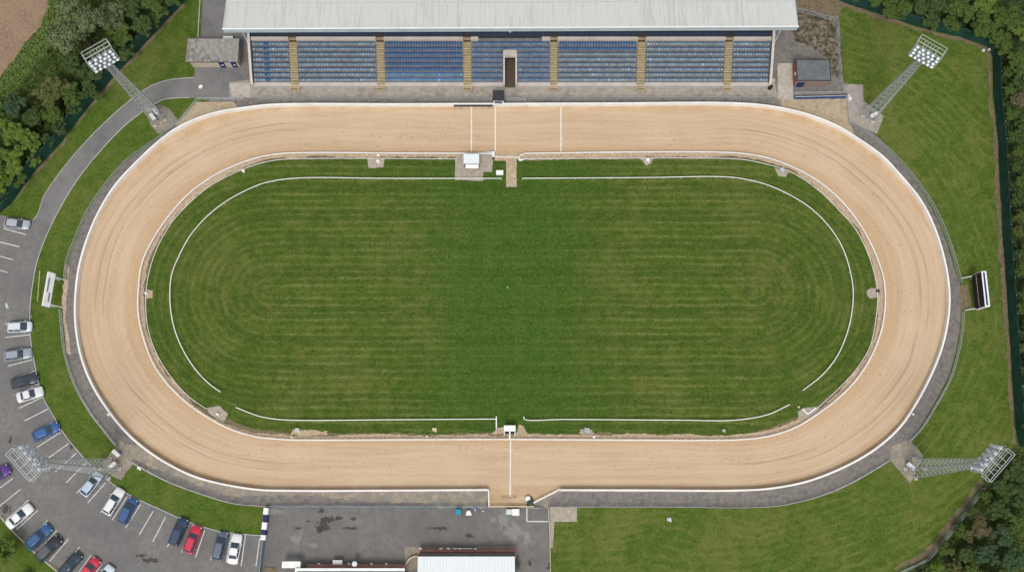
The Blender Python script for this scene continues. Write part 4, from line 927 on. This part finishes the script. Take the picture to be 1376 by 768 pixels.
# gravel dish by right bend
# ------------------------------------------------------------------ lamp post in the car park
p = P(42, 425); q = Vector((P(9, 409.5, 9).x-p.x, P(9, 409.5, 9).y-p.y, 9.0))
root = empty('lamp_post', p, 0, 'slim grey lamp post at the car park kerb', 'lamp post')
MB().bar((0,0,0), (0,0,8.8), .14, n=8).build('pole', M['galv'], root)
MB().bar((0,0,8.7), (q.x*.55, q.y*.55, 9.0), .08, n=6).build('arm', M['galv'], root)
MB().box((q.x*.75, q.y*.75, 9.02), (.9, .4, .16), rz=math.atan2(q.y, q.x), top=.8).build('lamp_head', M['lampbody'], root)
MB().box((0,0,.15),(.3,.3,.3)).build('base', M['galv'], root)

# ------------------------------------------------------------------ floodlight masts
def mast(basepx, H, face, label, bank=2.6, WH=2.1, b0_=.98):
    p = P(*basepx); root = empty('floodlight_mast', p, 0, label, 'floodlight mast', 'floodlight masts round the track')
    fx, fy = face; n_ = math.hypot(fx, fy); f = Vector((fx/n_, -fy/n_, 0)); s = Vector((-f.y, f.x, 0))
    b1_ = .36
    def corner(z, i):
        r = b0_+(b1_-b0_)*z/H; a, c = ((1,1),(1,-1),(-1,-1),(-1,1))[i]; return f*a*r+s*c*r+Vector((0,0,z))
    for i in range(4): MB().bar(corner(0, i), corner(H, i), .13).build('leg', M['galv'], root)
    mb = MB(); z = 0; k = 0; lev = []
    while z < H-.6: lev.append(z); z += max(1.1, 2.1*(1-.5*z/H))
    lev.append(H)
    for a, c in zip(lev[:-1], lev[1:]):
        for i in range(4):
            j = (i+1) % 4
            mb.bar(corner(c, i), corner(c, j), .055); (mb.bar(corner(a, i), corner(c, j), .045) if (len(mb.f)//6+i) % 2 else mb.bar(corner(a, j), corner(c, i), .045))
    mb.build('bracing', M['galv'], root)
    mb = MB()
    for sx in (-.2, .2): mb.bar(s*sx-f*.15, s*sx-f*.15+Vector((0,0,H)), .04)
    for k in range(int(H/.9)): mb.bar(s*-.2-f*.15+Vector((0,0,.9*k)), s*.2-f*.15+Vector((0,0,.9*k)), .03)
    mb.build('ladder', M['galv_light'], root)
    for i in range(4): c_ = corner(0, i); MB().box((c_.x, c_.y, .15), (.6, .6, .3)).build('footing', M['concrete_light'], root)
    # head
    top = H+bank; hd = MB(); Z = Vector((0,0,1))
    rows = [H-.35+.72*k for k in range(4)]
    def pl(z): return f*(.75-(z-H)*.22)
    for z in rows: hd.bar(s*-WH+pl(z)+Z*z, s*WH+pl(z)+Z*z, .11)
    for t in (-1, -.5, 0, .5, 1): hd.bar(s*WH*t+pl(rows[0])+Z*rows[0], s*WH*t+pl(rows[-1])+Z*(rows[-1]+.9), .09)
    for t in (-.6, .6): hd.bar(s*WH*t+pl(rows[0])+Z*rows[0], Z*(H-1.8)+s*t*.6, .08); hd.bar(s*WH*t+pl(H+1.2)+Z*(H+1.2), Z*H-f*.5+s*t*.6, .08)
    hd.build('head_frame', M['galv_light'], root)
    # maintenance walkway behind
    wk = MB(); zz = rows[-1]-.2; a0 = -.05; a1 = -1.3
    A = [s*-WH+f*a0, s*WH+f*a0, s*WH+f*a1, s*-WH+f*a1]
    for z in (zz, zz+1.0):
        for i in range(4): wk.bar(A[i]+Z*z, A[(i+1) % 4]+Z*z, .065)
    for i in range(4): wk.bar(A[i]+Z*zz, A[i]+Z*(zz+1.0), .07)
    for k in range(1, 4): t = -1+k/2; wk.bar(s*WH*t+f*a0+Z*zz, s*WH*t+f*a1+Z*zz, .06)
    for t in (.5,): wk.bar(s*-WH+f*(a0+(a1-a0)*t)+Z*zz, s*WH+f*(a0+(a1-a0)*t)+Z*zz, .05)
    for sx in (-.5, .5): wk.bar(s*sx+f*a1+Z*zz, s*sx+Z*(H-1.2), .08)
    wk.build('walkway', M['galv_light'], root)
    # lamps
    ax = (f*.72 - Z*.69).normalized(); u = s; v = ax.cross(u).normalized()
    proto = None
    for r, z in enumerate(rows):
        n = 6 if r % 2 == 0 else 5
        for k in range(n):
            t = -1+2*(k+.5)/n + random.uniform(-.03, .03)
            c = s*WH*t+pl(z)+Z*(z+.32)+f*.28
            if proto is None:
                mb = MB(); N = 10; vs = []
                for rr, dd in ((.20, -.30), (.27, -.18), (.31, .02), (.31, .08)):
                    for j in range(N): a = 2*math.pi*j/N; vs.append(u*rr*math.cos(a)+v*rr*math.sin(a)+ax*dd)
                fs = [(q*N+j, q*N+(j+1) % N, (q+1)*N+(j+1) % N, (q+1)*N+j) for q in range(3) for j in range(N)]+[tuple(reversed(range(N)))]
                mb.add(vs, fs); proto = mb.build('floodlight', M['lampbody'], root, smooth=False)
                l_ = MB().add([u*.27*math.cos(2*math.pi*j/N)+v*.27*math.sin(2*math.pi*j/N)+ax*.09 for j in range(N)]+[u*.27*math.cos(2*math.pi*j/N)+v*.27*math.sin(2*math.pi*j/N)+ax*.06 for j in range(N)],
                    [tuple(range(N)), tuple(range(2*N-1, N-1, -1))]+[(j, N+j, N+(j+1) % N, (j+1) % N) for j in range(N)]).build('lens', M['lampglass'], proto)
                o = proto
            else:
                o = proto.copy(); COL.objects.link(o); o.parent = root; l2 = proto.children[0].copy(); COL.objects.link(l2); l2.parent = o
            o.location = c
    return root, f, s
def cabinets(px, py, rz, label, n=2, mat='lampbody'):
    p = P(px, py); root = empty('switch_cabinet', p, rz, label, 'cabinet')
    MB().box((0, 0, .6), (1.3, .5, 1.2)).build('body', M[mat], root, bevel=.03); MB().box((0, 0, 1.23), (1.4, .6, .06)).build('lid', M['white'], root)
    for s_ in (-.32, .32): MB().box((s_, -.27, .6), (.58, .04, 1.05)).build('door', M['galv_light'], root)
mast((212, 159), 26.0, (.53, .85), 'tall lattice floodlight mast at the upper left, beside the curving access road')
mast((1169, 154), 26.0, (-.53, .85), 'tall lattice floodlight mast at the upper right, on a pad in the lawn')
mast((148, 629), 29.8, (.72, -.69), 'tall lattice floodlight mast at the lower left, over the car park', WH=2.5, b0_=1.12)
mast((1229, 629), 28.5, (-.72, -.69), 'tall lattice floodlight mast at the lower right, by the woodland', WH=2.5, b0_=1.12)
cabinets(212, 152, 2.2, 'white switch cabinet at the upper left mast foot, nearer the road')
cabinets(208, 160, 2.2, 'white switch cabinet under the upper left mast')
cabinets(159, 609, -.7, 'white switch cabinet above the lower left mast foot')
cabinets(154, 625, .7, 'white switch cabinet below the lower left mast foot')
cabinets(1221, 626, -.7, 'white switch cabinet at the lower right mast foot')
cabinets(1172, 157, .5, 'white switch cabinet under the upper right mast')

# ------------------------------------------------------------------ boards
# left notice board
pA = P(84.5, 375); pB = P(77.5, 415); mid = (pA+pB)/2; d = (pB-pA); L = 5.6; ang = math.atan2(d.y, d.x)
root = empty('notice_board', mid, ang, 'tall white notice board on posts left of the track', 'sign board')
# local x along the board (downwards in picture), local y towards the track (+) after rotation
tr = 1
mb = MB(); mb.add([(-2.85,.03,3.2),(2.85,.03,3.2),(2.85,-.10,3.2),(-2.85,-.10,3.2),(-2.85,-.62,4.6),(2.85,-.62,4.6),(2.85,-.74,4.6),(-2.85,-.74,4.6)], [(0,4,5,1),(3,2,6,7),(4,7,6,5),(0,1,2,3),(1,5,6,2),(0,3,7,4)]); mb.build('panel', M['panel'], root)  # panel leaned back and extra white so its face comes out brighter
mb = MB()
random.seed(3)
x = -1.9
for zr, x0_, x1_ in ((4.2, -1.9, .3), (3.7, .5, 1.9)):
    x = x0_
    while x < x1_:
        wd = random.uniform(.12, .24); yr = .05-(zr-3.2)*.65/1.4; mb.add([(x,yr+.065,zr-.14),(x+wd,yr+.065,zr-.14),(x+wd,yr-.065,zr+.14),(x,yr-.065,zr+.14)], [(0,1,2,3)]); x += wd+.07
mb.build('lettering', M['navy'], root)
for sx in (-2.3, 2.3):
    MB().bar((sx, -.5, 0), (sx, -.5, 3.9), .16).build('post', M['white'], root); MB().bar((sx, 1.0, 0), (sx, -.15, 3.3), .12).build('brace', M['white'], root)
root = empty('yellow_rail', P(55, 387), 0, 'faded yellow rail behind the white notice board', 'rail')
a = P(56.5, 365)-P(55, 387); c = P(53.5, 405)-P(55, 387)
MB().bar(a+Vector((0,0,.9)), c+Vector((0,0,.9)), .1).build('rail', M['yellow'], root)
for t in (0, .5, 1): q = a.lerp(c, t); MB().bar(q, q+Vector((0,0,.85)), .09).build('post', M['yellow'], root)
# right scoreboard
pA = P(1301, 374); pB = P(1305.5, 416); mid = (pA+pB)/2; d = (pA-pB); ang = math.atan2(d.y, d.x)
root = empty('scoreboard', mid, ang, 'long black scoreboard with a white and blue edge right of the track', 'scoreboard')
def prism(x0, x1, prof): 
    n_ = len(prof); vs = [(x, y, z) for x in (x0, x1) for y, z in prof]
    return MB().add(vs, [tuple(range(n_)), tuple(range(2*n_-1, n_-1, -1))]+[(k, n_+k, n_+(k+1) % n_, (k+1) % n_) for k in range(n_)])
prism(-2.95, 2.95, [(0,1.5),(-.35,4.6),(-1.15,4.6),(-.5,1.5)]).build('cabinet', M['white'], root)
prism(-2.85, 2.85, [(.07,1.55),(-.28,4.55),(-.34,4.56),(.004,1.54)]).build('screen', M['black'], root)
prism(-2.7, 2.7, [(-.07,2.95),(-.08,3.03),(-.14,3.03),(-.13,2.95)]).build('divider', M['tan'], root)
MB().box((0, -.72, 4.61), (5.5, .30, .02)).build('blue_strip', M['navy'], root)
for sx in (-2.6, 2.6):
    MB().bar((sx, -.5, 0), (sx, -.5, 1.5), .2).build('post', M['white'], root); MB().bar((sx*1.05, 1.1, .05), (sx*1.05, -.05, 1.7), .14).build('brace', M['white'], root)

# ------------------------------------------------------------------ cars
def car(px, py, deg, c, label, kind='hatch', L=None, flip=False, roofc=None):
    """deg: image angle of the long axis, counter-clockwise from image right = heading of the bonnet"""
    spec = {'hatch': (4.1, 1.74, 1.46), 'saloon': (4.65, 1.80, 1.42), 'estate': (4.7, 1.82, 1.50), 'suv': (4.6, 1.88, 1.70), 'mpv': (4.45, 1.80, 1.66)}[kind]
    l, wd, h = spec; l = L or l
    p = P(px, py, .7); p.z = 0
    root = empty('parked_car', p, R(deg), label, 'car', 'cars parked in the marked bays')
    hw = wd/2; belt = .92 if kind != 'suv' else 1.05
    hood = belt-.10
    # body loft
    st_ = [(-.5, .80, .42, .62), (-.485, .93, .30, .80), (-.44, .98, .20, belt-.06), (-.33, 1.0, .20, belt), (-.1, 1.0, .2, belt), (.10, 1.0, .2, belt-.01), (.22, 1.0, .2, hood+.04), (.34, .985, .2, hood), (.43, .93, .20, hood-.07), (.475, .84, .26, hood-.16), (.5, .66, .36, hood-.28)]
    if kind in ('hatch', 'mpv', 'suv', 'estate'): st_[0] = (-.5, .86, .40, .75); st_[1] = (-.485, .95, .28, belt-.05)
    vs = []; fs = []; N = 12
    for (t, kw, zb, zt) in st_:
        w_ = hw*kw; zm = (zb+zt)/2
        ring = [(-w_*.80, zb), (w_*.80, zb), (w_*.98, zb+.12), (w_, zm), (w_*.985, zt-.14), (w_*.93, zt-.03), (w_*.72, zt+.018), (w_*.25, zt+.04), (-w_*.25, zt+.04), (-w_*.72, zt+.018), (-w_*.93, zt-.03), (-w_*.985, zt-.14), (-w_, zm), (-w_*.98, zb+.12)]
        N = len(ring)
        for y, z in ring: vs.append((t*l, y, z))
    for i in range(len(st_)-1):
        for k in range(N): a = i*N; fs.append((a+k, a+(k+1) % N, a+N+(k+1) % N, a+N+k))
    fs = [tuple(reversed(f)) for f in fs]
    fs += [tuple(range(N)), tuple(reversed(range((len(st_)-1)*N, len(st_)*N)))]
    body = MB().add(vs, fs).build('body', paint(c), root, smooth=True)
    # greenhouse
    fr = {'hatch': (.27, .06, -.34, -.455), 'saloon': (.235, .03, -.20, -.34), 'estate': (.235, .04, -.38, -.465), 'suv': (.25, .06, -.36, -.465), 'mpv': (.33, .10, -.38, -.47)}[kind]
    x0, x1, x2, x3 = (v*l for v in fr); wb = hw*.90; wt = hw*.70; zb = belt-.03; zt = h-.03
    def gl(x, y, z): return (x, y, z)
    midx = (x1+x2)/2
    low = [gl(x0, -wb*.55, zb-.05), gl(x0-.18, -wb*.93, zb), gl(midx, -wb, zb), gl(x3+.15, -wb*.95, zb), gl(x3, -wb*.6, zb), gl(x3, wb*.6, zb), gl(x3+.15, wb*.95, zb), gl(midx, wb, zb), gl(x0-.18, wb*.93, zb), gl(x0, wb*.55, zb-.05)]
    up = [gl(x1+.05, -wt*.6, zt-.02), gl(x1-.05, -wt, zt-.04), gl(midx, -wt*1.03, zt), gl(x2+.05, -wt*.95, zt-.04), gl(x2, -wt*.6, zt-.03), gl(x2, wt*.6, zt-.03), gl(x2+.05, wt*.95, zt-.04), gl(midx, wt*1.03, zt), gl(x1-.05, wt, zt-.04), gl(x1+.05, wt*.6, zt-.02)]
    n = 10
    MB().add(low+up, [(k, n+k, n+(k+1) % n, (k+1) % n) for k in range(n)]+[tuple(range(n, 2*n))]).build('glazing', M['glass'], root)
    r_ = [(x*1.0, y*.985, z+.004) for x, y, z in up]; cxm = (x1+x2)/2
    ins = [((x-cxm)*.86+cxm, y*.80, h) for x, y, z in up]
    MB().add(r_+ins+[(x, y, z-.03) for x, y, z in r_], [(n+k, n+(k+1) % n, (k+1) % n, k)[::-1] for k in range(n)]+[tuple(reversed(range(n, 2*n)))[::-1] if False else tuple(reversed(range(n, 2*n)))]+[(k, (k+1) % n, 2*n+(k+1) % n, 2*n+k) for k in range(n)]).build('roof', paint(roofc or c), root)
    for s_ in (-1, 1):
        mb = MB(); mb.bar((x0-.16, s_*wb*.90, zb), (x1-.02, s_*wt*.98, zt-.02), .07); mb.build('pillar', paint(c), root); mb = MB(); mb.bar((x3+.12, s_*wb*.93, zb), (x2+.03, s_*wt*.93, zt-.03), .10); mb.build('pillar', paint(c), root)
        mb = MB(); mb.bar((midx, s_*(wb+.004), zb), (midx, s_*wt*1.035, zt), .06); mb.build('pillar', paint(c), root)
        if kind in ('estate', 'suv', 'mpv'): MB().bar((x1-.1, s_*wt*.92, h+.02), (x2+.15, s_*wt*.90, h+.02), .035).build('roof_rail', M['dark'], root)
    for s_ in (-1, 1):
        MB().box((x0-.35, s_*(hw+.07), belt+.03), (.14, .20, .12), top=.8).build('wing_mirror', paint(c), root)
        MB().box((.455*l, s_*hw*.66, hood-.17), (.20, .30, .12), top=.8, rz=-s_*.35).build('headlight', M['lampglass'], root)
        MB().box((-.484*l, s_*hw*.78, .78), (.10, .22, .14)).build('tail_light', M['redlamp'], root)
        for t in (.31, -.30):
            w_ = MB(); N2 = 14; vs = []
            for yy in (-.11, .11):
                for j in range(N2): a = 2*math.pi*j/N2; vs.append((.32*math.cos(a), yy, .32*math.sin(a)))
            w_.add(vs, [(j, (j+1) % N2, N2+(j+1) % N2, N2+j) for j in range(N2)]+[tuple(reversed(range(N2))), tuple(range(N2, 2*N2))])
            wo = w_.build('wheel', M['tyre'], root, loc=(t*l, s_*(hw-.10), .325))
            MB().box((0, s_*.115, 0), (.34, .02, .34)).build('hub', M['galv_light'], wo)
    MB().box((.505*l-.03, 0, .42), (.04, .52, .11)).build('number_plate', M['white'], root)
    MB().box((0, 0, .26), (l*.86, wd*.86, .18)).build('underbody', M['black'], root)
    return root
WHT = (.72, .72, .72); SIL = (.40, .42, .45); LBL = (.44, .52, .62)
car(22.5, 300.5, -6, SIL, 'silver hatchback parked alone at the top left of the car park', 'hatch', 4.3)
car(26.5, 439, 3, (.66, .70, .76), 'white pickup-like car nearest the lamp post', 'mpv', 4.0)
car(24, 476, 8, (.30, .34, .38), 'grey estate car below the white car by the lamp post', 'estate', 4.5)
car(33, 511, 16, (.035, .045, .055), 'dark estate car directly above a white saloon', 'estate', 4.5)
car(40, 529.5, 17, WHT, 'white saloon directly below a dark estate car', 'saloon', 4.4)
car(61.5, 579.5, 26, (.030, .11, .30), 'bright blue car by the kerb above the floodlight mast', 'hatch', 4.6)
car(-4, 638, 32, (.10, .035, .22), 'purple car cut off by the left picture edge', 'suv', 4.4)
car(26, 693, 42, (.80, .80, .80), 'white saloon in the inner row by the grass', 'saloon', 4.85)
car(52, 721, 45, (.025, .10, .24), 'blue car between the white saloon and the black car', 'suv', 4.7)
car(65.5, 736.5, 46, (.022, .022, .026), 'black car with a grey roof beside the blue car', 'suv', 4.7, roofc=(.08, .08, .085))
car(94, 758, 51, (.020, .035, .055), 'dark blue car at the bottom edge beside a red one', 'saloon', 4.5)
car(119, 765, 52, (.55, .025, .055), 'red car at the bottom edge of the car park', 'hatch', 4.3)
car(139, 775, 55, (.60, .68, .74), 'pale car barely in view at the bottom edge', 'hatch', 4.2)
car(122.5, 650, 54, LBL, 'light blue car first in the row below the floodlight mast', 'hatch', 4.25)
car(152.5, 673, 60, (.74, .74, .75), 'white car next to a blue estate', 'estate', 4.6)
car(171.5, 686, 66, (.030, .09, .24), 'blue estate car right of the white car', 'mpv', 4.3)
car(240, 713.5, 69, (.020, .045, .095), 'dark navy car left of a red car', 'suv', 4.5)
car(258.5, 724, 71, (.52, .020, .05), 'red estate car right of the dark navy car', 'estate', 4.5)
car(295.5, 733, 78, (.10, .13, .19), 'slate blue car left of the last white car', 'mpv', 4.6)
car(315.5, 737, 82, (.76, .76, .77), 'white saloon at the right end of the row', 'saloon', 4.8)

# ------------------------------------------------------------------ trees
def leaf_mesh(name, mat, seed, nclump=70, per=150, leaf=.24, squash=.75, loose=.10):
    g = np.random.default_rng(seed); C = []; Rr = []
    # boughs: lobes on the crown shell, unit crown radius 1, uneven
    nl = 9; la = g.uniform(0, 2*np.pi, nl); lz = g.uniform(-.1, .95, nl); lr = g.uniform(.40, .70, nl)
    lob = np.stack([np.cos(la)*lr*np.sqrt(1-np.clip(lz, 0, .9)**2*.6), np.sin(la)*lr*np.sqrt(1-np.clip(lz, 0, .9)**2*.6), lz*.75], 1)
    for k in range(nclump):
        b = lob[g.integers(nl)]; d = g.normal(size=3); d /= np.linalg.norm(d); d[2] = abs(d[2])*1.0-.15
        C.append(b+d*g.uniform(.12, .42)); Rr.append(g.uniform(.09, .20))
    for k in range(16):
        d = g.normal(size=3); d /= np.linalg.norm(d); C.append(d*g.uniform(0, .35)+np.array([0, 0, .1])); Rr.append(.28)
    C = np.array(C); Rr = np.array(Rr); n = len(C)*per
    idx = np.repeat(np.arange(len(C)), per)
    d = g.normal(size=(n, 3)); d /= np.linalg.norm(d, axis=1)[:, None]; d[:, 2] = np.where(d[:, 2] < -.2, -d[:, 2], d[:, 2])
    rad = Rr[idx]*(1-loose+loose*2*g.random(n))*g.uniform(.75, 1.1, n)
    pos = C[idx]+d*rad[:, None]; pos[:, 2] *= squash
    # leaf quads, facing roughly outward
    nrm = d+g.normal(size=(n, 3))*.55; nrm[:, 2] += .25; nrm /= np.linalg.norm(nrm, axis=1)[:, None]
    t = np.cross(nrm, g.normal(size=(n, 3))); t /= np.linalg.norm(t, axis=1)[:, None]; bb = np.cross(nrm, t)
    s = (leaf*g.uniform(.5, 1.2, n)/4.0)[:, None]; q = np.stack([pos-t*s, pos-bb*s*.6, pos+t*s, pos+bb*s*.6], 1).reshape(-1, 3)
    me = bpy.data.meshes.new(name); me.vertices.add(n*4); me.vertices.foreach_set('co', q.astype(np.float32).ravel())
    me.loops.add(n*4); me.loops.foreach_set('vertex_index', np.arange(n*4, dtype=np.int32))
    me.polygons.add(n); me.polygons.foreach_set('loop_start', np.arange(0, n*4, 4, dtype=np.int32))
    me.update(calc_edges=True); me.materials.append(mat); me.validate(); return me
PROT = {}
def proto(kind, v):
    if (kind, v) not in PROT:
        kw = dict(nclump=75, per=170, leaf=.30)
        if kind == 'willow': kw = dict(nclump=120, per=170, leaf=.20, loose=.4)
        if kind == 'brown': kw = dict(nclump=80, per=120, leaf=.20, loose=.6)
        if kind == 'blue': kw = dict(nclump=100, per=150, leaf=.24)
        PROT[(kind, v)] = leaf_mesh('crown', FOL[kind], hash((v*31+len(kind)*7)) % 1000, **kw)
    return PROT[(kind, v)]
def trunk_mesh(seed):
    g = random.Random(seed); mb = MB(); pz = 0; x = y = 0
    pts = [(0, 0, 0), (.02, .01, .5), (.05, -.02, 1.0)]
    mb.cyl((0, 0, 0), .11, .55, 9, r2=.08); mb.cyl((0, 0, .55), .08, .6, 9, r2=.045)
    for k in range(6):
        a = g.uniform(0, 6.28); z = g.uniform(.4, .9); mb.bar((0, 0, z), (math.cos(a)*.5, math.sin(a)*.5, z+g.uniform(.25, .55)), .045, n=5)
    me_o = mb.build('trunk', M['bark']); me = me_o.data; bpy.data.objects.remove(me_o); return me
TR = [trunk_mesh(k) for k in range(3)]
tcount = 0
def tree(px, py, rpx, kind, label, hr=1.25, group='trees beyond the fences'):
    """crown centre and radius in the photo; stands on the ground below"""
    global tcount; tcount += 1
    r = rpx/8.2; hgt = r*hr+.4                      # crown centre height
    q = P(px, py, hgt+r*.3); r = rpx/pxm(q)
    root = empty('broadleaf_tree' if rpx > 15 else 'shrub', (q.x, q.y, 0), random.uniform(0, 6.28), label, 'tree' if rpx > 15 else 'shrub', group)
    o = bpy.data.objects.new('crown', proto(kind, tcount % 3)); COL.objects.link(o); o.parent = root
    o.location = (0, 0, hgt); k = r*.90; o.scale = (k*random.uniform(.93, 1.08), k*random.uniform(.93, 1.08), k*random.uniform(.9, 1.15))
    t = bpy.data.objects.new('trunk', TR[tcount % 3]); COL.objects.link(t); t.parent = root; t.scale = (r*.9, r*.9, hgt*.95)
    return root
CN = {'dark': 'dark green', 'mid': 'mid green', 'bright': 'bright green', 'willow': 'grey green', 'olive': 'olive green', 'blue': 'blue green', 'brown': 'brownish'}
ORD = ['topmost', 'second', 'third', 'fourth', 'fifth', 'sixth', 'seventh', 'eighth', 'ninth', 'tenth', 'eleventh', 'twelfth', 'thirteenth', 'fourteenth', 'fifteenth', 'sixteenth']
def wood(lst, where):
    bykind = {}
    for t in sorted(lst, key=lambda t: t[1]): bykind.setdefault((t[3], t[2] > 15), []).append(t)
    for (k, bigt), l in bykind.items():
        for i, t in enumerate(l):
            nm = 'tree' if bigt else 'shrub'
            if len(l) == 1: lb = f'the only {CN[k]} {nm} {where}'
            else: lb = f'{CN[k]} {nm} {where}, {ORD[i]}' + ('' if i == 0 else ' from the top') + ' of its colour'
            tree(t[0], t[1], t[2], k, lb)
wood([(100,36,42,'willow'),(146,20,26,'willow'),(175,8,22,'dark'),(207,4,22,'mid'),(232,-8,18,'dark'),(160,44,20,'mid'),(190,36,20,'dark'),(205,28,14,'dark'),(140,72,22,'dark'),(166,66,16,'dark'),(98,84,20,'dark'),(118,98,20,'dark'),
      (68,122,26,'olive'),(96,124,20,'mid'),(120,122,16,'dark'),(20,142,20,'blue'),(70,150,20,'mid'),(98,146,14,'dark'),(46,160,18,'dark'),(80,172,13,'dark'),(14,180,24,'bright'),(40,188,20,'bright'),(62,186,12,'dark'),(18,215,22,'bright'),(44,214,13,'bright'),(6,240,20,'bright'),(25,240,13,'mid'),(3,262,13,'mid'),(-12,210,20,'mid'),(-10,150,18,'mid')], 'in the upper left thicket')
wood([(1205,8,24,'mid'),(1180,-6,20,'mid'),(1150,-12,16,'dark'),(1236,12,16,'dark'),(1252,28,14,'dark'),(1262,6,20,'dark'),(1280,30,14,'mid'),(1292,10,24,'mid'),(1318,34,22,'mid'),(1328,6,24,'bright'),(1354,22,24,'mid'),(1346,54,22,'mid'),(1374,40,20,'bright'),(1366,80,18,'mid'),(1378,104,18,'dark'),(1355,96,10,'mid')], 'in the top right wood')
wood([(1357,120,10,'mid'),(1370,136,13,'brown'),(1360,152,11,'mid'),(1374,168,13,'dark'),(1362,182,12,'dark'),(1372,204,14,'mid'),(1364,226,10,'dark'),(1376,244,14,'mid'),(1368,266,11,'dark'),(1378,290,14,'mid'),(1370,312,10,'olive'),(1378,338,13,'dark'),(1371,362,10,'mid'),(1380,388,14,'dark'),(1374,414,10,'mid'),(1382,440,13,'mid'),(1376,466,10,'olive'),(1384,492,13,'dark'),(1380,520,11,'mid'),(1384,548,12,'dark'),(1382,575,12,'mid')], 'behind the right hand screen fence')
wood([(1366,634,19,'dark'),(1345,652,16,'dark'),(1326,668,13,'mid'),(1368,668,20,'dark'),(1342,684,18,'dark'),(1308,690,13,'mid'),(1318,708,18,'brown'),(1290,712,11,'mid'),(1302,722,11,'brown'),(1370,704,19,'mid'),(1348,722,18,'blue'),(1326,744,20,'blue'),(1296,744,16,'dark'),(1272,738,13,'mid'),(1362,752,20,'blue'),(1284,764,14,'olive'),(1258,762,13,'bright'),(1308,772,18,'mid'),(1238,772,10,'dark'),(1344,776,18,'mid')], 'in the lower right wood')
tree(3, 742, 23, 'bright', 'fresh green round tree at the bottom left edge beside the car park', hr=1.0)
tree(34, 775, 9, 'brown', 'small brownish shrub at the bottom left corner', hr=.8)

# ground cover of leaves (nobody could count it)
def cover(name, polys, density, mat, hmax=1.2, leaf=.22, seed=5, label=None):
    g = np.random.default_rng(seed); pts = []
    for poly in polys:
        ws = W(poly); xs = [p.x for p in ws]; ys = [p.y for p in ws]; area = (max(xs)-min(xs))*(max(ys)-min(ys)); n = int(area*density)
        X = g.uniform(min(xs), max(xs), n); Y = g.uniform(min(ys), max(ys), n); ins = np.zeros(n, bool); j = len(ws)-1
        for i in range(len(ws)):
            xi, yi, xj, yj = ws[i].x, ws[i].y, ws[j].x, ws[j].y
            c = ((yi > Y) != (yj > Y)) & (X < (xj-xi)*(Y-yi)/((yj-yi) or 1e-9)+xi); ins ^= c; j = i
        pts.append(np.stack([X[ins], Y[ins]], 1))
    p = np.concatenate(pts); n = len(p)
    bump = .5+.25*np.sin(p[:, 0]*1.9+np.sin(p[:, 1]*1.3)*2)+.25*np.sin(p[:, 1]*2.3+np.sin(p[:, 0]*1.7)*2)
    z = hmax*bump*g.uniform(.5, 1.0, n)+.05
    pos = np.column_stack([p, z]); nrm = g.normal(size=(n, 3))*.6; nrm[:, 2] += .9; nrm /= np.linalg.norm(nrm, axis=1)[:, None]
    t = np.cross(nrm, g.normal(size=(n, 3))); t /= np.linalg.norm(t, axis=1)[:, None]; bb = np.cross(nrm, t); s = (leaf*g.uniform(.5, 1.3, n))[:, None]
    q = np.stack([pos-t*s, pos-bb*s*.5, pos+t*s, pos+bb*s*.5], 1).reshape(-1, 3)
    me = bpy.data.meshes.new(name); me.vertices.add(n*4); me.vertices.foreach_set('co', q.astype(np.float32).ravel())
    me.loops.add(n*4); me.loops.foreach_set('vertex_index', np.arange(n*4, dtype=np.int32)); me.polygons.add(n); me.polygons.foreach_set('loop_start', np.arange(0, n*4, 4, dtype=np.int32))
    me.update(calc_edges=True); me.materials.append(mat)
    o = bpy.data.objects.new(name, me); COL.objects.link(o); tag(o, label, 'undergrowth', kind='stuff'); return o
cover('undergrowth', [[(238,-20),(236,5),(172,70),(142,100),(92,162),(72,188),(36,228),(5,268),(-30,290),(-60,150),(12,130),(40,100),(64,68),(90,30),(100,-20)]], 45, FOL['mid'], 1.6, label='bramble undergrowth between the trees at the upper left')
cover('weeds', [[(-30,145),(-5,112),(10,94),(26,70),(48,50),(64,12),(72,-20),(100,-20),(90,30),(66,68),(42,100),(22,128),(-30,165)]], 40, FOL['weed'], .5, leaf=.18, seed=8, label='bright weeds along the edge of the brown field')
cover('undergrowth', [[(1112,-30),(1150,-4),(1190,10),(1240,26),(1292,40),(1335,52),(1345,75),(1346,125),(1353,192),(1359,317),(1364,384),(1369,459),(1376,576),(1380,600),(1440,600),(1440,-30)]], 30, FOL['dark'], 1.6, seed=6, label='dark undergrowth behind the right hand screen fences')
cover('undergrowth', [[(1212,785),(1252,755),(1284,718),(1328,657),(1372,602),(1440,600),(1440,830),(1200,830)]], 40, FOL['mid'], 1.3, seed=9, label='undergrowth in the lower right wood')
